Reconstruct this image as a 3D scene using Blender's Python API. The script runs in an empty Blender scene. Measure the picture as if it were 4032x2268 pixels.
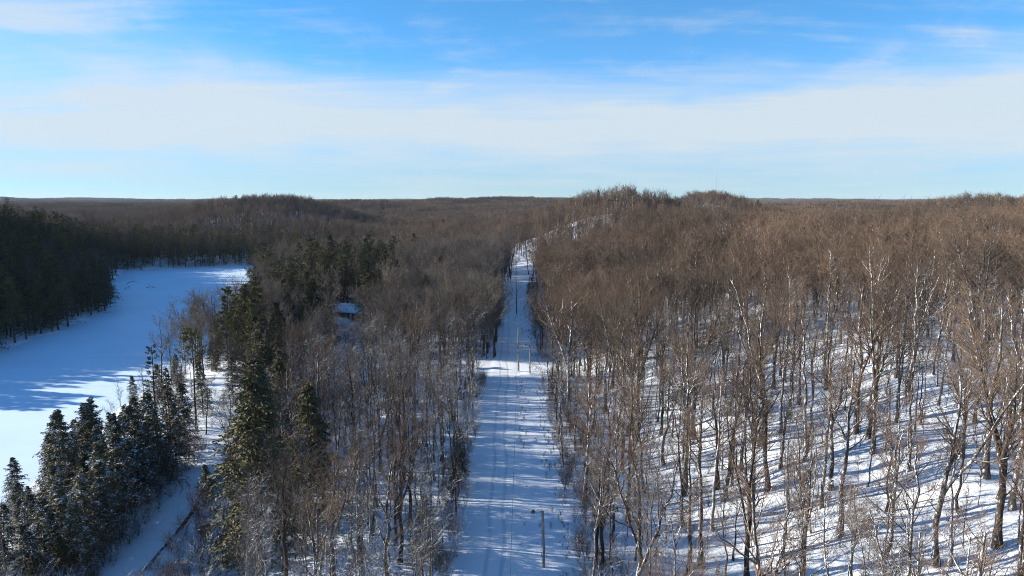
import bpy, math
import numpy as np

R = math.radians
scene = bpy.context.scene
COL = scene.collection

# ------------------------------------------------------------------ camera
cam_data = bpy.data.cameras.new('camera')
cam = bpy.data.objects.new('camera', cam_data)
COL.objects.link(cam)
cam.location = (0.0, 0.0, 45.0)
cam.rotation_euler = (R(90 - 7.35), 0, 0)
cam_data.sensor_width = 36.0
cam_data.lens = 24.0
cam_data.clip_start = 0.5
cam_data.clip_end = 40000.0
scene.camera = cam

# ------------------------------------------------------------------ sky and sun
SUN_EL, SUN_AZ = 17.5, -81.0          # degrees; azimuth clockwise from +Y (straight ahead)
world = bpy.data.worlds.new('World')
scene.world = world
world.use_nodes = True
wt = world.node_tree
wt.nodes.clear()
WL = wt.links.new
def wn(kind, **kw):
    n = wt.nodes.new(kind)
    for k, v in kw.items():
        setattr(n, k, v)
    return n
def wmath(op, a, b=None, clamp=False):
    n = wn('ShaderNodeMath', operation=op, use_clamp=clamp)
    for i, v in enumerate((a, b)):
        if v is None: continue
        if isinstance(v, (int, float)): n.inputs[i].default_value = v
        else: WL(v, n.inputs[i])
    return n.outputs[0]
def wramp(v, a, b):
    n = wn('ShaderNodeMapRange', interpolation_type='SMOOTHSTEP')
    WL(v, n.inputs['Value'])
    n.inputs['From Min'].default_value = a; n.inputs['From Max'].default_value = b
    return n.outputs['Result']
sky = wn('ShaderNodeTexSky', sky_type='NISHITA', sun_disc=False)
sky.sun_elevation = R(SUN_EL); sky.sun_rotation = R(SUN_AZ % 360)
sky.altitude = 300; sky.air_density = 0.6; sky.dust_density = 0.0; sky.ozone_density = 5.0
hs = wn('ShaderNodeHueSaturation')
hs.inputs['Hue'].default_value = 0.487
hs.inputs['Saturation'].default_value = 1.22
hs.inputs['Value'].default_value = 0.90
WL(sky.outputs[0], hs.inputs['Color'])
tc = wn('ShaderNodeTexCoord')
sep = wn('ShaderNodeSeparateXYZ'); WL(tc.outputs['Generated'], sep.inputs[0])
zz = wmath('MAXIMUM', sep.outputs[2], 0.0)
den = wmath('ADD', zz, 0.05)
cx = wmath('DIVIDE', sep.outputs[0], den); cy = wmath('DIVIDE', sep.outputs[1], den)
cmb = wn('ShaderNodeCombineXYZ'); WL(cx, cmb.inputs[0]); WL(cy, cmb.inputs[1])
def cloud_noise(scale, rot, stretch, detail, rough, dist=0.0, loc=(0, 0, 0)):
    mp = wn('ShaderNodeMapping'); WL(cmb.outputs[0], mp.inputs[0])
    mp.inputs['Rotation'].default_value = (0, 0, R(rot)); mp.inputs['Scale'].default_value = (stretch, 1, 1)
    mp.inputs['Location'].default_value = loc
    n = wn('ShaderNodeTexNoise'); WL(mp.outputs[0], n.inputs['Vector'])
    n.inputs['Scale'].default_value = scale; n.inputs['Detail'].default_value = detail
    n.inputs['Roughness'].default_value = rough; n.inputs['Distortion'].default_value = dist
    return n.outputs['Fac']
def dome_noise(scale, zs, detail, rough, dist, loc=(0, 0, 0), rot=(0, 0, 0)):
    mp = wn('ShaderNodeMapping'); WL(tc.outputs['Generated'], mp.inputs[0])
    mp.inputs['Scale'].default_value = (1, 1, zs); mp.inputs['Location'].default_value = loc; mp.inputs['Rotation'].default_value = rot
    n = wn('ShaderNodeTexNoise'); WL(mp.outputs[0], n.inputs['Vector'])
    n.inputs['Scale'].default_value = scale; n.inputs['Detail'].default_value = detail
    n.inputs['Roughness'].default_value = rough; n.inputs['Distortion'].default_value = dist
    return n.outputs['Fac']
wisp = cloud_noise(0.55, 38, 0.30, 9, 0.62, 0.8)
fine = cloud_noise(1.7, 38, 0.28, 7, 0.6, 0.6)
puff = dome_noise(5.5, 2.2, 8, 0.60, 0.5, (0.3, 0.1, 0.2), (0, R(16), 0))
broad = dome_noise(2.2, 2.0, 4, 0.5, 0.2, (1.3, 0.6, 0.0))
bands = dome_noise(3.0, 14.0, 5, 0.55, 0.2, (0.6, 0.2, 0.0))
# a bank of cirrostratus low over the horizon: ragged feathered upper edge, thinning below
rag = wmath('ADD', wmath('MULTIPLY', wmath('SUBTRACT', broad, 0.5), 0.13), wmath('ADD', wmath('MULTIPLY', wmath('SUBTRACT', puff, 0.5), 0.17), wmath('MULTIPLY', wmath('SUBTRACT', fine, 0.5), 0.10)))
edge = wmath('ADD', zz, rag)
bank_top = wmath('SUBTRACT', 1.0, wramp(edge, 0.095, 0.20))
bank_low = wramp(zz, -0.03, 0.085)
streak = dome_noise(6.0, 6.0, 8, 0.62, 0.4, (2.6, 0.2, 0.4), (0, R(5), 0))
bank = wmath('MULTIPLY', wmath('MULTIPLY', bank_top, bank_low), wmath('ADD', 0.02, wmath('ADD', wmath('MULTIPLY', bands, 0.58), wmath('ADD', wmath('MULTIPLY', puff, 0.42), wmath('MULTIPLY', streak, 0.62)))))
high = wmath('MULTIPLY', wramp(wmath('ADD', wmath('ADD', wmath('MULTIPLY', wisp, 0.45), wmath('MULTIPLY', fine, 0.25)), wmath('MULTIPLY', puff, 0.30)), 0.44, 0.63), 0.72)
high = wmath('MULTIPLY', wmath('MULTIPLY', high, wramp(zz, 0.05, 0.16)), wmath('DIVIDE', 0.27, wmath('ADD', zz, 0.05), clamp=True))      # thin ice cloud: faint overhead, denser along a slant path
low = wmath('MULTIPLY', wmath('SUBTRACT', 1.0, wramp(zz, 0.0, 0.10)), wmath('MULTIPLY', wramp(bands, 0.35, 0.75), 0.30))
veil = wmath('MULTIPLY', wmath('DIVIDE', 0.052, wmath('ADD', zz, 0.05)), wramp(zz, 0.04, 0.14))      # thin ice haze, a longer way through it towards the horizon
cl = wmath('ADD', wmath('ADD', wmath('ADD', bank, high), low), veil, clamp=True)
cl = wmath('MULTIPLY', cl, 0.90)
dim = wn('ShaderNodeMix', data_type='RGBA', blend_type='MULTIPLY'); dim.inputs['Factor'].default_value = 1.0
WL(hs.outputs[0], dim.inputs['A'])
dv = wn('ShaderNodeMapRange', interpolation_type='SMOOTHSTEP'); WL(zz, dv.inputs['Value'])
dv.inputs['From Min'].default_value = 0.0; dv.inputs['From Max'].default_value = 0.16
dv.inputs['To Min'].default_value = 0.50; dv.inputs['To Max'].default_value = 1.0
WL(dv.outputs['Result'], dim.inputs['B'])
mixc = wn('ShaderNodeMix', data_type='RGBA')
WL(cl, mixc.inputs['Factor']); WL(dim.outputs['Result'], mixc.inputs['A'])
CLOUD = mixc.inputs['B']; CLOUD.default_value = (2.42, 2.66, 2.8, 1)
bg = wn('ShaderNodeBackground'); WL(mixc.outputs['Result'], bg.inputs['Color'])
bg.inputs['Strength'].default_value = 0.116
wo = wn('ShaderNodeOutputWorld'); WL(bg.outputs[0], wo.inputs['Surface'])

sun_data = bpy.data.lights.new('sun', 'SUN')
sun = bpy.data.objects.new('sun', sun_data)
COL.objects.link(sun)
sun_data.energy = 5.0; sun_data.angle = R(0.5); sun_data.color = (1.0, 0.855, 0.675)
sun.rotation_euler = (R(90 - SUN_EL), 0, R(180 - SUN_AZ))

scene.view_settings.view_transform = 'Standard'
scene.view_settings.look = 'None'
scene.view_settings.gamma = 1.0
scene.view_settings.use_curve_mapping = False
scene.view_settings.exposure = 1.35
scene.cycles.max_bounces = 4
scene.cycles.diffuse_bounces = 2
scene.cycles.glossy_bounces = 1
scene.cycles.use_denoising = True
scene.cycles.denoiser = 'OPENIMAGEDENOISE'
scene.cycles.denoising_input_passes = 'RGB_ALBEDO_NORMAL'
scene.cycles.denoising_prefilter = 'NONE'
scene.cycles.use_adaptive_sampling = False
scene.cycles.pixel_filter_type = 'BLACKMAN_HARRIS'
scene.cycles.filter_width = 1.0

# ------------------------------------------------------------------ terrain
LAKE_Z = -5.0
LAKE = np.array([(-192,-200),(-185,60),(-172,130),(-169,222),(-177,280),(-183,309),(-206,350),(-238,400),(-262,450),
                 (-273,480),(-262,490),(-243,498),(-220,512),(-200,522),(-176,534),(-168,520),(-172,490),(-164,450),(-150,396),
                 (-125,330),(-106,272),(-98,225),(-97,182),(-93,150),(-86,125),(-80,105),(-76,90),(-71,60),(-68,-200)], float)

def sm(a, b, t):
    t = np.clip((t - a) / (b - a), 0.0, 1.0)
    return t * t * (3 - 2 * t)

_WR = np.random.RandomState(7)
_WAVES = {}
def waves(x, y, wl, key, n=7):
    """smooth rolling noise, about -1..1, features about wl metres across"""
    if key not in _WAVES:
        r = np.random.RandomState(key)
        _WAVES[key] = [(r.uniform(0, 2*np.pi), r.uniform(0.65, 1.6), r.uniform(0, 2*np.pi)) for _ in range(n)]
    s = 0.0
    for a, k, p in _WAVES[key]:
        s = s + np.sin((x*np.cos(a) + y*np.sin(a)) * 2*np.pi*k/wl + p)
    return s / n**0.5 * 0.8

def lake_dist(x, y):
    """signed distance to the lake shore, positive on land"""
    x = np.asarray(x, float); y = np.asarray(y, float)
    d2 = np.full(x.shape, 1e18); inside = np.zeros(x.shape, bool)
    n = len(LAKE)
    for i in range(n):
        ax, ay = LAKE[i]; bx, by = LAKE[(i+1) % n]
        ex, ey = bx-ax, by-ay
        t = np.clip(((x-ax)*ex + (y-ay)*ey) / (ex*ex+ey*ey), 0, 1)
        d2 = np.minimum(d2, (x-ax-t*ex)**2 + (y-ay-t*ey)**2)
        c = (ay > y) != (by > y)
        inside ^= c & (x < ex*(y-ay)/((ey if ey else 1e-9)) + ax)
    d = np.sqrt(d2)
    return np.where(inside, -d, d) + 1.2*np.sin(x*0.21+y*0.17) + 0.8*np.sin(y*0.43-x*0.1)

# hills: x, y, height above the plain, half width across, half width along
HILLS = [(72, 512, 26.5, 74, 88), (175, 660, 9, 85, 100), (-60, 690, 5, 90, 120),
         (292, 1010, 43, 85, 150), (-312, 890, 33, 105, 160), (-420, 760, 5, 120, 120), (-330, 1500, 22, 230, 200),
         (-210, 2250, 17, 330, 250), (80, 2500, 18, 300, 250), (720, 1560, 18, 110, 150),
         (450, 690, 23, 100, 130), (600, 760, 22, 130, 140), (-64, 310, 8, 55, 55), (1100, 1700, 10, 260, 200),
         (-325, 450, 13, 120, 85), (-290, 320, 9, 70, 80)]

def trail_x(y):
    return np.interp(y, [40, 93, 114, 147, 175, 210], [-47.5, -50.8, -53.6, -61, -72, -90])

def side_y(x):
    return 179.0 - 0.16*np.minimum(x, 0)

def ground_z(x, y):
    x = np.asarray(x, float); y = np.asarray(y, float)
    s = lake_dist(x, y)
    far = sm(330, 620, y)
    # wide rolling plain far away
    plain = -1.5 + 5.0*waves(x, y, 520, 11) + 3.5*waves(x, y, 210, 12) + 11.0*sm(900, 2200, y) + 8.0*sm(1500, 4000, y)*waves(x, y, 1500, 13)
    # right of the road: a bumpy slope up to a shoulder
    right = 15.5*sm(7, 92, x) + 5*sm(120, 420, x) + sm(10, 26, x)*(1.5*waves(x, y, 46, 21) + 0.65*waves(x, y, 19, 22) + 0.16*waves(x, y, 7.5, 26))
    right = right + 3.2*np.exp(-((x-74)/13)**2-((y-118)/24)**2) + 1.8*np.exp(-((x-36)/9)**2-((y-78)/10)**2)
    # between the road and the lake
    left = -3.0*sm(-14, -48, x) + sm(-10, -24, x)*(0.7*waves(x, y, 40, 23) + 0.25*waves(x, y, 15, 24))
    near = np.where(x > 0, right, left)
    # west bank of the lake
    west = sm(-120, -165, x)*(1-sm(500, 640, y))
    wz = -4.6 + (6 + 25.0*sm(165, 250, y))*sm(0, 105, s) + 2.5*waves(x, y, 90, 25)*sm(10, 60, s)
    near = near*(1-west) + wz*west
    z = near*(1-far) + plain*far
    for hx, hy, h, wx, wy in HILLS:
        z = z + h*np.exp(-((x-hx)/wx)**2 - ((y-hy)/wy)**2)
    # rise of the far horizon rim
    z = z + 16*sm(5000, 9000, np.hypot(x, y)) + 16*sm(4000, 8000, np.hypot(x, y))*waves(x, y, 2600, 14)
    # the shore: down to the ice
    shore = sm(1.0, 26.0, s)
    z = np.where(s > -6, z*shore + (LAKE_Z + 0.35)*(1-shore), LAKE_Z-1.5)
    z = np.where(s < 1.5, np.minimum(z, LAKE_Z + 0.35*np.clip(s, -6, 1.5)), z)
    # the road cut is graded flat, the trail is a bench
    rd = np.exp(-((x-0.7)/8.5)**4)*(1-sm(300, 360, y))
    grade = 0.25*np.sin(y/31.0) + 0.55*np.exp(-((x-4.5)/3.2)**2 - ((y-171)/7.5)**2)
    z = z*(1-rd) + grade*rd
    sd = np.exp(-((y-side_y(x))/7.5)**4)*sm(8, 2, x)*sm(-72, -55, x)
    z = z*(1-sd) + (0.0 - 2.6*sm(-12, -50, x))*sd
    tr = np.exp(-((x-trail_x(y))/4.2)**4)*sm(40, 60, y)*(1-sm(185, 215, y))
    z = z*(1-tr) + (-3.3)*tr
    return z

# ------------------------------------------------------------------ helpers
def tag(o, label=None, cat=None, group=None, kind=None):
    for k, v in (('label', label), ('category', cat), ('group', group), ('kind', kind)):
        if v is not None: o[k] = v
    return o

def link(name, data, parent=None):
    o = bpy.data.objects.new(name, data)
    COL.objects.link(o)
    if parent is not None: o.parent = parent
    return o

def empty(name, loc, rz=0.0, scale=1.0):
    o = link(name, None)
    o.location = loc; o.rotation_euler = (0, 0, rz); o.scale = (scale,)*3
    o.empty_display_size = 0.5
    return o

def mesh_np(name, verts, faces3=None, faces4=None, mats=(), fmat=None, smooth=False):
    """mesh from numpy arrays of triangles and quads"""
    me = bpy.data.meshes.new(name)
    verts = np.asarray(verts, np.float32).reshape(-1, 3)
    f3 = np.zeros((0, 3), np.int32) if faces3 is None else np.asarray(faces3, np.int32).reshape(-1, 3)
    f4 = np.zeros((0, 4), np.int32) if faces4 is None else np.asarray(faces4, np.int32).reshape(-1, 4)
    me.vertices.add(len(verts)); me.vertices.foreach_set('co', verts.ravel())
    loops = np.concatenate([f3.ravel(), f4.ravel()])
    starts = np.concatenate([np.arange(len(f3))*3, len(f3)*3 + np.arange(len(f4))*4])
    me.loops.add(len(loops)); me.loops.foreach_set('vertex_index', loops.astype(np.int32))
    me.polygons.add(len(starts)); me.polygons.foreach_set('loop_start', starts.astype(np.int32))
    for m in mats: me.materials.append(m)
    if fmat is not None: me.polygons.foreach_set('material_index', np.asarray(fmat, np.int32))
    me.polygons.foreach_set('use_smooth', np.full(len(starts), smooth))
    me.update(calc_edges=True); me.validate()
    return me

class Geo:
    """collects tubes, boxes and triangles, each with a material index"""
    def __init__(s): s.v = []; s.f3 = []; s.f4 = []; s.m3 = []; s.m4 = []; s.n = 0
    def add(s, v, f3=None, f4=None, mat=0):
        v = np.asarray(v, float).reshape(-1, 3)
        if f3 is not None and len(f3): f3 = np.asarray(f3).reshape(-1, 3); s.f3.append(f3 + s.n); s.m3.append(np.full(len(f3), mat))
        if f4 is not None and len(f4): f4 = np.asarray(f4).reshape(-1, 4); s.f4.append(f4 + s.n); s.m4.append(np.full(len(f4), mat))
        s.v.append(v); s.n += len(v)
        return s
    def tubes(s, P, Rad, k, mat=0, cap=False):
        """P[B,n,3] centre lines, Rad[B,n] radii, k sides"""
        P = np.asarray(P, float); Rad = np.asarray(Rad, float)
        if P.ndim == 2: P = P[None]; Rad = Rad[None]
        B, n, _ = P.shape
        T = np.gradient(P, axis=1); T /= np.linalg.norm(T, axis=2, keepdims=True) + 1e-9
        ref = np.where(np.abs(T[..., 2:3]) > 0.9, np.array([1.0, 0, 0]), np.array([0, 0, 1.0]))
        U = np.cross(T, ref); U /= np.linalg.norm(U, axis=2, keepdims=True) + 1e-9
        V = np.cross(T, U)
        a = np.arange(k)*2*np.pi/k
        ring = P[:, :, None] + Rad[:, :, None, None]*(np.cos(a)[:, None]*U[:, :, None] + np.sin(a)[:, None]*V[:, :, None])
        idx = np.arange(B*n*k).reshape(B, n, k)
        q = np.stack([idx[:, :-1], np.roll(idx, -1, 2)[:, :-1], np.roll(idx, -1, 2)[:, 1:], idx[:, 1:]], -1).reshape(-1, 4)
        f3 = None
        if cap:
            f3 = []
            for b in range(B):
                for j in range(1, k-1):
                    f3.append((idx[b, -1, 0], idx[b, -1, j], idx[b, -1, j+1])); f3.append((idx[b, 0, 0], idx[b, 0, j+1], idx[b, 0, j]))
        return s.add(ring.reshape(-1, 3), f3, q, mat)
    def cones(s, P, Rad, mat=0):
        """thin three-sided cones from P[:,0] to P[:,-1]"""
        A = P[:, 0]; Z = P[:, -1]; T = Z - A; T = T/(np.linalg.norm(T, axis=1, keepdims=True) + 1e-9)
        ref = np.where(np.abs(T[:, 2:3]) > 0.9, np.array([1.0, 0, 0]), np.array([0, 0, 1.0]))
        U = np.cross(T, ref); U /= np.linalg.norm(U, axis=1, keepdims=True) + 1e-9; V = np.cross(T, U)
        a = np.arange(3)*2*np.pi/3
        r = Rad[:, 0][:, None, None]
        ring = A[:, None] + r*(np.cos(a)[:, None]*U[:, None] + np.sin(a)[:, None]*V[:, None])
        vv = np.concatenate([ring, Z[:, None]], 1)
        b = np.arange(len(A))[:, None]*4
        f = np.stack([np.concatenate([b, b+1, b+3], 1), np.concatenate([b+1, b+2, b+3], 1), np.concatenate([b+2, b, b+3], 1)], 1)
        return s.add(vv.reshape(-1, 3), f.reshape(-1, 3), None, mat)
    def tris(s, T, mat=0):
        T = np.asarray(T, float).reshape(-1, 3, 3)
        return s.add(T.reshape(-1, 3), np.arange(len(T)*3).reshape(-1, 3), None, mat)
    def box(s, c, d, mat=0, rz=0.0):
        x, y, z = d[0]/2, d[1]/2, d[2]/2
        v = np.array([(-x,-y,-z),(x,-y,-z),(x,y,-z),(-x,y,-z),(-x,-y,z),(x,-y,z),(x,y,z),(-x,y,z)])
        cs, sn = math.cos(rz), math.sin(rz)
        v = np.stack([v[:, 0]*cs - v[:, 1]*sn, v[:, 0]*sn + v[:, 1]*cs, v[:, 2]], 1) + np.asarray(c)
        return s.add(v, None, [(0,3,2,1),(4,5,6,7),(0,1,5,4),(1,2,6,5),(2,3,7,6),(3,0,4,7)], mat)
    def mesh(s, name, mats, smooth=False, keep=None):
        f3 = np.concatenate(s.f3) if s.f3 else np.zeros((0, 3), int); f4 = np.concatenate(s.f4) if s.f4 else np.zeros((0, 4), int)
        m = np.concatenate(s.m3 + s.m4) if (s.m3 or s.m4) else np.zeros(0, int)
        return mesh_np(name, np.concatenate(s.v), f3, f4, mats, m, smooth)
    def join(s, o, mat_shift=0):
        for v in o.v: pass
        base = s.n
        for f, m in zip(o.f3, o.m3): s.f3.append(f + base); s.m3.append(m + mat_shift)
        for f, m in zip(o.f4, o.m4): s.f4.append(f + base); s.m4.append(m + mat_shift)
        s.v += o.v; s.n += o.n
        return s
    def moved(s, loc, rz, sc):
        g = Geo(); cs, sn = math.cos(rz)*sc, math.sin(rz)*sc
        g.v = [np.stack([v[:, 0]*cs - v[:, 1]*sn + loc[0], v[:, 0]*sn + v[:, 1]*cs + loc[1], v[:, 2]*sc + loc[2]], 1) for v in s.v]
        g.f3, g.f4, g.m3, g.m4, g.n = list(s.f3), list(s.f4), list(s.m3), list(s.m4), s.n
        return g

# ------------------------------------------------------------------ materials
def material(name, base, rough=0.8, spec=0.25):
    m = bpy.data.materials.new(name); m.use_nodes = True
    nt = m.node_tree; b = nt.nodes['Principled BSDF']
    b.inputs['Base Color'].default_value = (*base, 1); b.inputs['Roughness'].default_value = rough
    b.inputs['Specular IOR Level'].default_value = spec
    return m, nt, b
def nd(nt, kind, **kw):
    n = nt.nodes.new(kind)
    for k, v in kw.items(): setattr(n, k, v)
    return n
def noise(nt, scale, detail=3.0, rough=0.55, coords='Object', vscale=None):
    t = nd(nt, 'ShaderNodeTexCoord'); n = nd(nt, 'ShaderNodeTexNoise')
    src = t.outputs[coords]
    if vscale:
        mp = nd(nt, 'ShaderNodeMapping'); nt.links.new(src, mp.inputs[0]); mp.inputs['Scale'].default_value = vscale; src = mp.outputs[0]
    nt.links.new(src, n.inputs['Vector'])
    n.inputs['Scale'].default_value = scale; n.inputs['Detail'].default_value = detail; n.inputs['Roughness'].default_value = rough
    return n.outputs['Fac']
def mrange(nt, v, a, b, lo=0.0, hi=1.0):
    n = nd(nt, 'ShaderNodeMapRange', interpolation_type='SMOOTHSTEP'); nt.links.new(v, n.inputs['Value'])
    for k, x in (('From Min', a), ('From Max', b), ('To Min', lo), ('To Max', hi)): n.inputs[k].default_value = x
    return n.outputs['Result']
def mixc_(nt, f, a, b):
    n = nd(nt, 'ShaderNodeMix', data_type='RGBA')
    for v, s in ((f, n.inputs['Factor']), (a, n.inputs['A']), (b, n.inputs['B'])):
        if isinstance(v, tuple): s.default_value = (*v, 1)
        elif isinstance(v, (int, float)): s.default_value = v
        else: nt.links.new(v, s)
    return n.outputs['Result']
def mth(nt, op, a, b=None):
    n = nd(nt, 'ShaderNodeMath', operation=op)
    for i, v in enumerate((a, b)):
        if v is None: continue
        if isinstance(v, (int, float)): n.inputs[i].default_value = v
        else: nt.links.new(v, n.inputs[i])
    return n.outputs[0]
def bump(nt, b, h, strength, dist):
    n = nd(nt, 'ShaderNodeBump'); nt.links.new(h, n.inputs['Height'])
    n.inputs['Strength'].default_value = strength; n.inputs['Distance'].default_value = dist
    nt.links.new(n.outputs[0], b.inputs['Normal'])

SNOW = (0.69, 0.795, 0.93)
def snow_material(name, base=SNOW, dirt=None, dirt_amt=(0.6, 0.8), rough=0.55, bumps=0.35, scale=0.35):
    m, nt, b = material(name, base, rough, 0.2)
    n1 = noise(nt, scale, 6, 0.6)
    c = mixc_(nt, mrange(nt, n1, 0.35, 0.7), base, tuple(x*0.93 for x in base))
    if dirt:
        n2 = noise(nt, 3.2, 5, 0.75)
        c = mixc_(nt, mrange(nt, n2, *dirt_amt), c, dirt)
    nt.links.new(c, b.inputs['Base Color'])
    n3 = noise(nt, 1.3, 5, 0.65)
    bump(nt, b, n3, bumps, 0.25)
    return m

def bark_material(name, dark, light, snow_amt=0.55, lichen=0.5, rnd=0.35, sunside_snow=0.08):
    """bark with pale lichen patches, snow lodged on what faces up"""
    m, nt, b = material(name, dark, 0.9, 0.15)
    oi = nd(nt, 'ShaderNodeObjectInfo')
    n1 = noise(nt, 2.2, 5, 0.7, vscale=(1, 1, 0.35))
    sh = mth(nt, 'ADD', n1, mth(nt, 'MULTIPLY', mth(nt, 'SUBTRACT', oi.outputs['Random'], 0.5), rnd))
    c = mixc_(nt, mrange(nt, sh, 0.62-lichen*0.35, 0.85-lichen*0.3), dark, light)
    n0 = noise(nt, 14.0, 3, 0.7, vscale=(1, 1, 0.25))
    c = mixc_(nt, mrange(nt, n0, 0.42, 0.7, 0.0, 0.5), c, tuple(x*0.45 for x in dark))
    g = nd(nt, 'ShaderNodeNewGeometry'); sp = nd(nt, 'ShaderNodeSeparateXYZ'); nt.links.new(g.outputs['Normal'], sp.inputs[0])
    n2 = noise(nt, 1.1, 4, 0.7)
    up = mth(nt, 'ADD', sp.outputs[2], mth(nt, 'MULTIPLY', mth(nt, 'SUBTRACT', n2, 0.5), 1.5))
    c = mixc_(nt, mrange(nt, up, 1.02-snow_amt, 1.2-snow_amt), c, SNOW)
    # snow patches on west-facing bark, painting in the trunks' bright sunlit side
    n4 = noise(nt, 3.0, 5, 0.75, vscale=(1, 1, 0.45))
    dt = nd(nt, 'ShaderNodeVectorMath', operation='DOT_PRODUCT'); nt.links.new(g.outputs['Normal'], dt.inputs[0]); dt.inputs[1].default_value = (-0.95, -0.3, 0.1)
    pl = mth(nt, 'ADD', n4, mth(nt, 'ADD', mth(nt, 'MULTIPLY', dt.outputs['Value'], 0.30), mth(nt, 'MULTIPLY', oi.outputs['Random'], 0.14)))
    c = mixc_(nt, mrange(nt, pl, 0.80-sunside_snow, 0.90-sunside_snow), c, SNOW)
    nt.links.new(c, b.inputs['Base Color'])
    return m

def twig_material(name, base, red, snow_amt=0.1):
    m, nt, b = material(name, base, 0.85, 0.2)
    oi = nd(nt, 'ShaderNodeObjectInfo')
    wl = nd(nt, 'ShaderNodeTexNoise'); nt.links.new(oi.outputs['Location'], wl.inputs['Vector'])     # neighbouring trees are often of one species
    wl.inputs['Scale'].default_value = 0.016; wl.inputs['Detail'].default_value = 3
    f = mth(nt, 'ADD', mth(nt, 'MULTIPLY', oi.outputs['Random'], 0.55), mrange(nt, wl.outputs['Fac'], 0.38, 0.62, 0.0, 0.45))
    c = mixc_(nt, f, base, red)
    if snow_amt > 0:
        n2 = noise(nt, 0.9, 4, 0.7)
        g = nd(nt, 'ShaderNodeNewGeometry'); sp = nd(nt, 'ShaderNodeSeparateXYZ'); nt.links.new(g.outputs['Normal'], sp.inputs[0])
        up = mth(nt, 'ADD', mth(nt, 'MULTIPLY', sp.outputs[2], 0.25), n2)
        c = mixc_(nt, mrange(nt, up, 0.85-snow_amt, 0.98-snow_amt), c, SNOW)
    nt.links.new(c, b.inputs['Base Color'])
    return m

def needle_material(name, a, b_, snow_amt=0.0):
    m, nt, b = material(name, a, 0.7, 0.25)
    oi = nd(nt, 'ShaderNodeObjectInfo')
    n1 = noise(nt, 0.8, 4, 0.6)
    c = mixc_(nt, mrange(nt, mth(nt, 'ADD', mth(nt, 'MULTIPLY', n1, 0.8), mth(nt, 'MULTIPLY', oi.outputs['Random'], 0.4)), 0.35, 0.85), a, b_)
    if snow_amt > 0:
        n2 = noise(nt, 1.0, 5, 0.75)
        g = nd(nt, 'ShaderNodeNewGeometry'); sp = nd(nt, 'ShaderNodeSeparateXYZ'); nt.links.new(g.outputs['True Normal'], sp.inputs[0])
        up = mth(nt, 'ADD', mth(nt, 'MULTIPLY', sp.outputs[2], 0.22), n2)
        c = mixc_(nt, mrange(nt, up, 0.93-snow_amt, 1.03-snow_amt), c, SNOW)
    nt.links.new(c, b.inputs['Base Color'])
    return m

M = {}
M['snow'] = snow_material('forest_snow', dirt=(0.20, 0.15, 0.11), dirt_amt=(0.70, 0.84))
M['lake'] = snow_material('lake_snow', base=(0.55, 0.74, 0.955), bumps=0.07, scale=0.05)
M['pale_bark'] = bark_material('pale_bark', (0.085, 0.074, 0.064), (0.19, 0.17, 0.152), 0.32, 0.6, sunside_snow=-0.05)
M['grey_bark'] = bark_material('grey_bark', (0.060, 0.050, 0.043), (0.14, 0.125, 0.11), 0.30, 0.45, sunside_snow=-0.08)
M['dark_bark'] = bark_material('dark_bark', (0.038, 0.030, 0.025), (0.10, 0.086, 0.074), 0.28, 0.35, sunside_snow=-0.10)
M['twig'] = twig_material('brown_twigs', (0.066, 0.056, 0.049), (0.172, 0.123, 0.090), 0.0)
M['grey_twig'] = twig_material('grey_brown_twigs', (0.085, 0.080, 0.076), (0.150, 0.133, 0.120), 0.20)
M['mid_grey_twig'] = twig_material('grey_twigs', (0.080, 0.074, 0.070), (0.160, 0.137, 0.118), 0.08)
M['far_twig'] = twig_material('far_brown_twigs', (0.070, 0.060, 0.053), (0.180, 0.132, 0.099), 0.0)
M['snow_twig'] = twig_material('snowy_twigs', (0.07, 0.055, 0.043), (0.10, 0.068, 0.05), 0.42)
M['red_twig'] = twig_material('rusty_twigs', (0.13, 0.065, 0.04), (0.16, 0.085, 0.05), 0.12)
M['hemlock'] = needle_material('hemlock_needles', (0.034, 0.040, 0.020), (0.082, 0.078, 0.035), 0.0)
M['hemlock_snow'] = needle_material('snowy_hemlock_needles', (0.046, 0.050, 0.027), (0.118, 0.104, 0.048), 0.23)
M['pine'] = needle_material('pine_needles', (0.055, 0.066, 0.026), (0.130, 0.125, 0.042), 0.0)
M['spruce'] = needle_material('spruce_needles', (0.035, 0.044, 0.030), (0.066, 0.074, 0.045), 0.14)
M['cbark'] = bark_material('conifer_bark', (0.060, 0.045, 0.036), (0.12, 0.098, 0.082), 0.1, 0.3, sunside_snow=-0.16)

# road snow: packed, with two faint wheel tracks along its length
m, nt, b = material('packed_snow', SNOW, 0.5, 0.25)
t = nd(nt, 'ShaderNodeTexCoord'); sp = nd(nt, 'ShaderNodeSeparateXYZ'); nt.links.new(t.outputs['Object'], sp.inputs[0])
wob = noise(nt, 0.05, 2, 0.5)
xx = mth(nt, 'ADD', sp.outputs[0], mth(nt, 'MULTIPLY', mth(nt, 'SUBTRACT', wob, 0.5), 2.0))
tr1 = mth(nt, 'ABSOLUTE', mth(nt, 'SUBTRACT', mth(nt, 'ABSOLUTE', mth(nt, 'ADD', xx, 2.2)), 1.0))
track = mrange(nt, tr1, 0.42, 0.1)
n1 = noise(nt, 0.6, 5, 0.6)
c = mixc_(nt, mrange(nt, n1, 0.3, 0.7), (0.71, 0.805, 0.915), (0.66, 0.75, 0.86))
c = mixc_(nt, mth(nt, 'MULTIPLY', track, 0.8), c, (0.50, 0.58, 0.69))
nt.links.new(c, b.inputs['Base Color'])
bump(nt, b, mth(nt, 'ADD', mth(nt, 'MULTIPLY', track, -0.5), mth(nt, 'MULTIPLY', noise(nt, 2.0, 5, 0.7), 0.6)), 0.3, 0.15)
M['road'] = m
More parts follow.
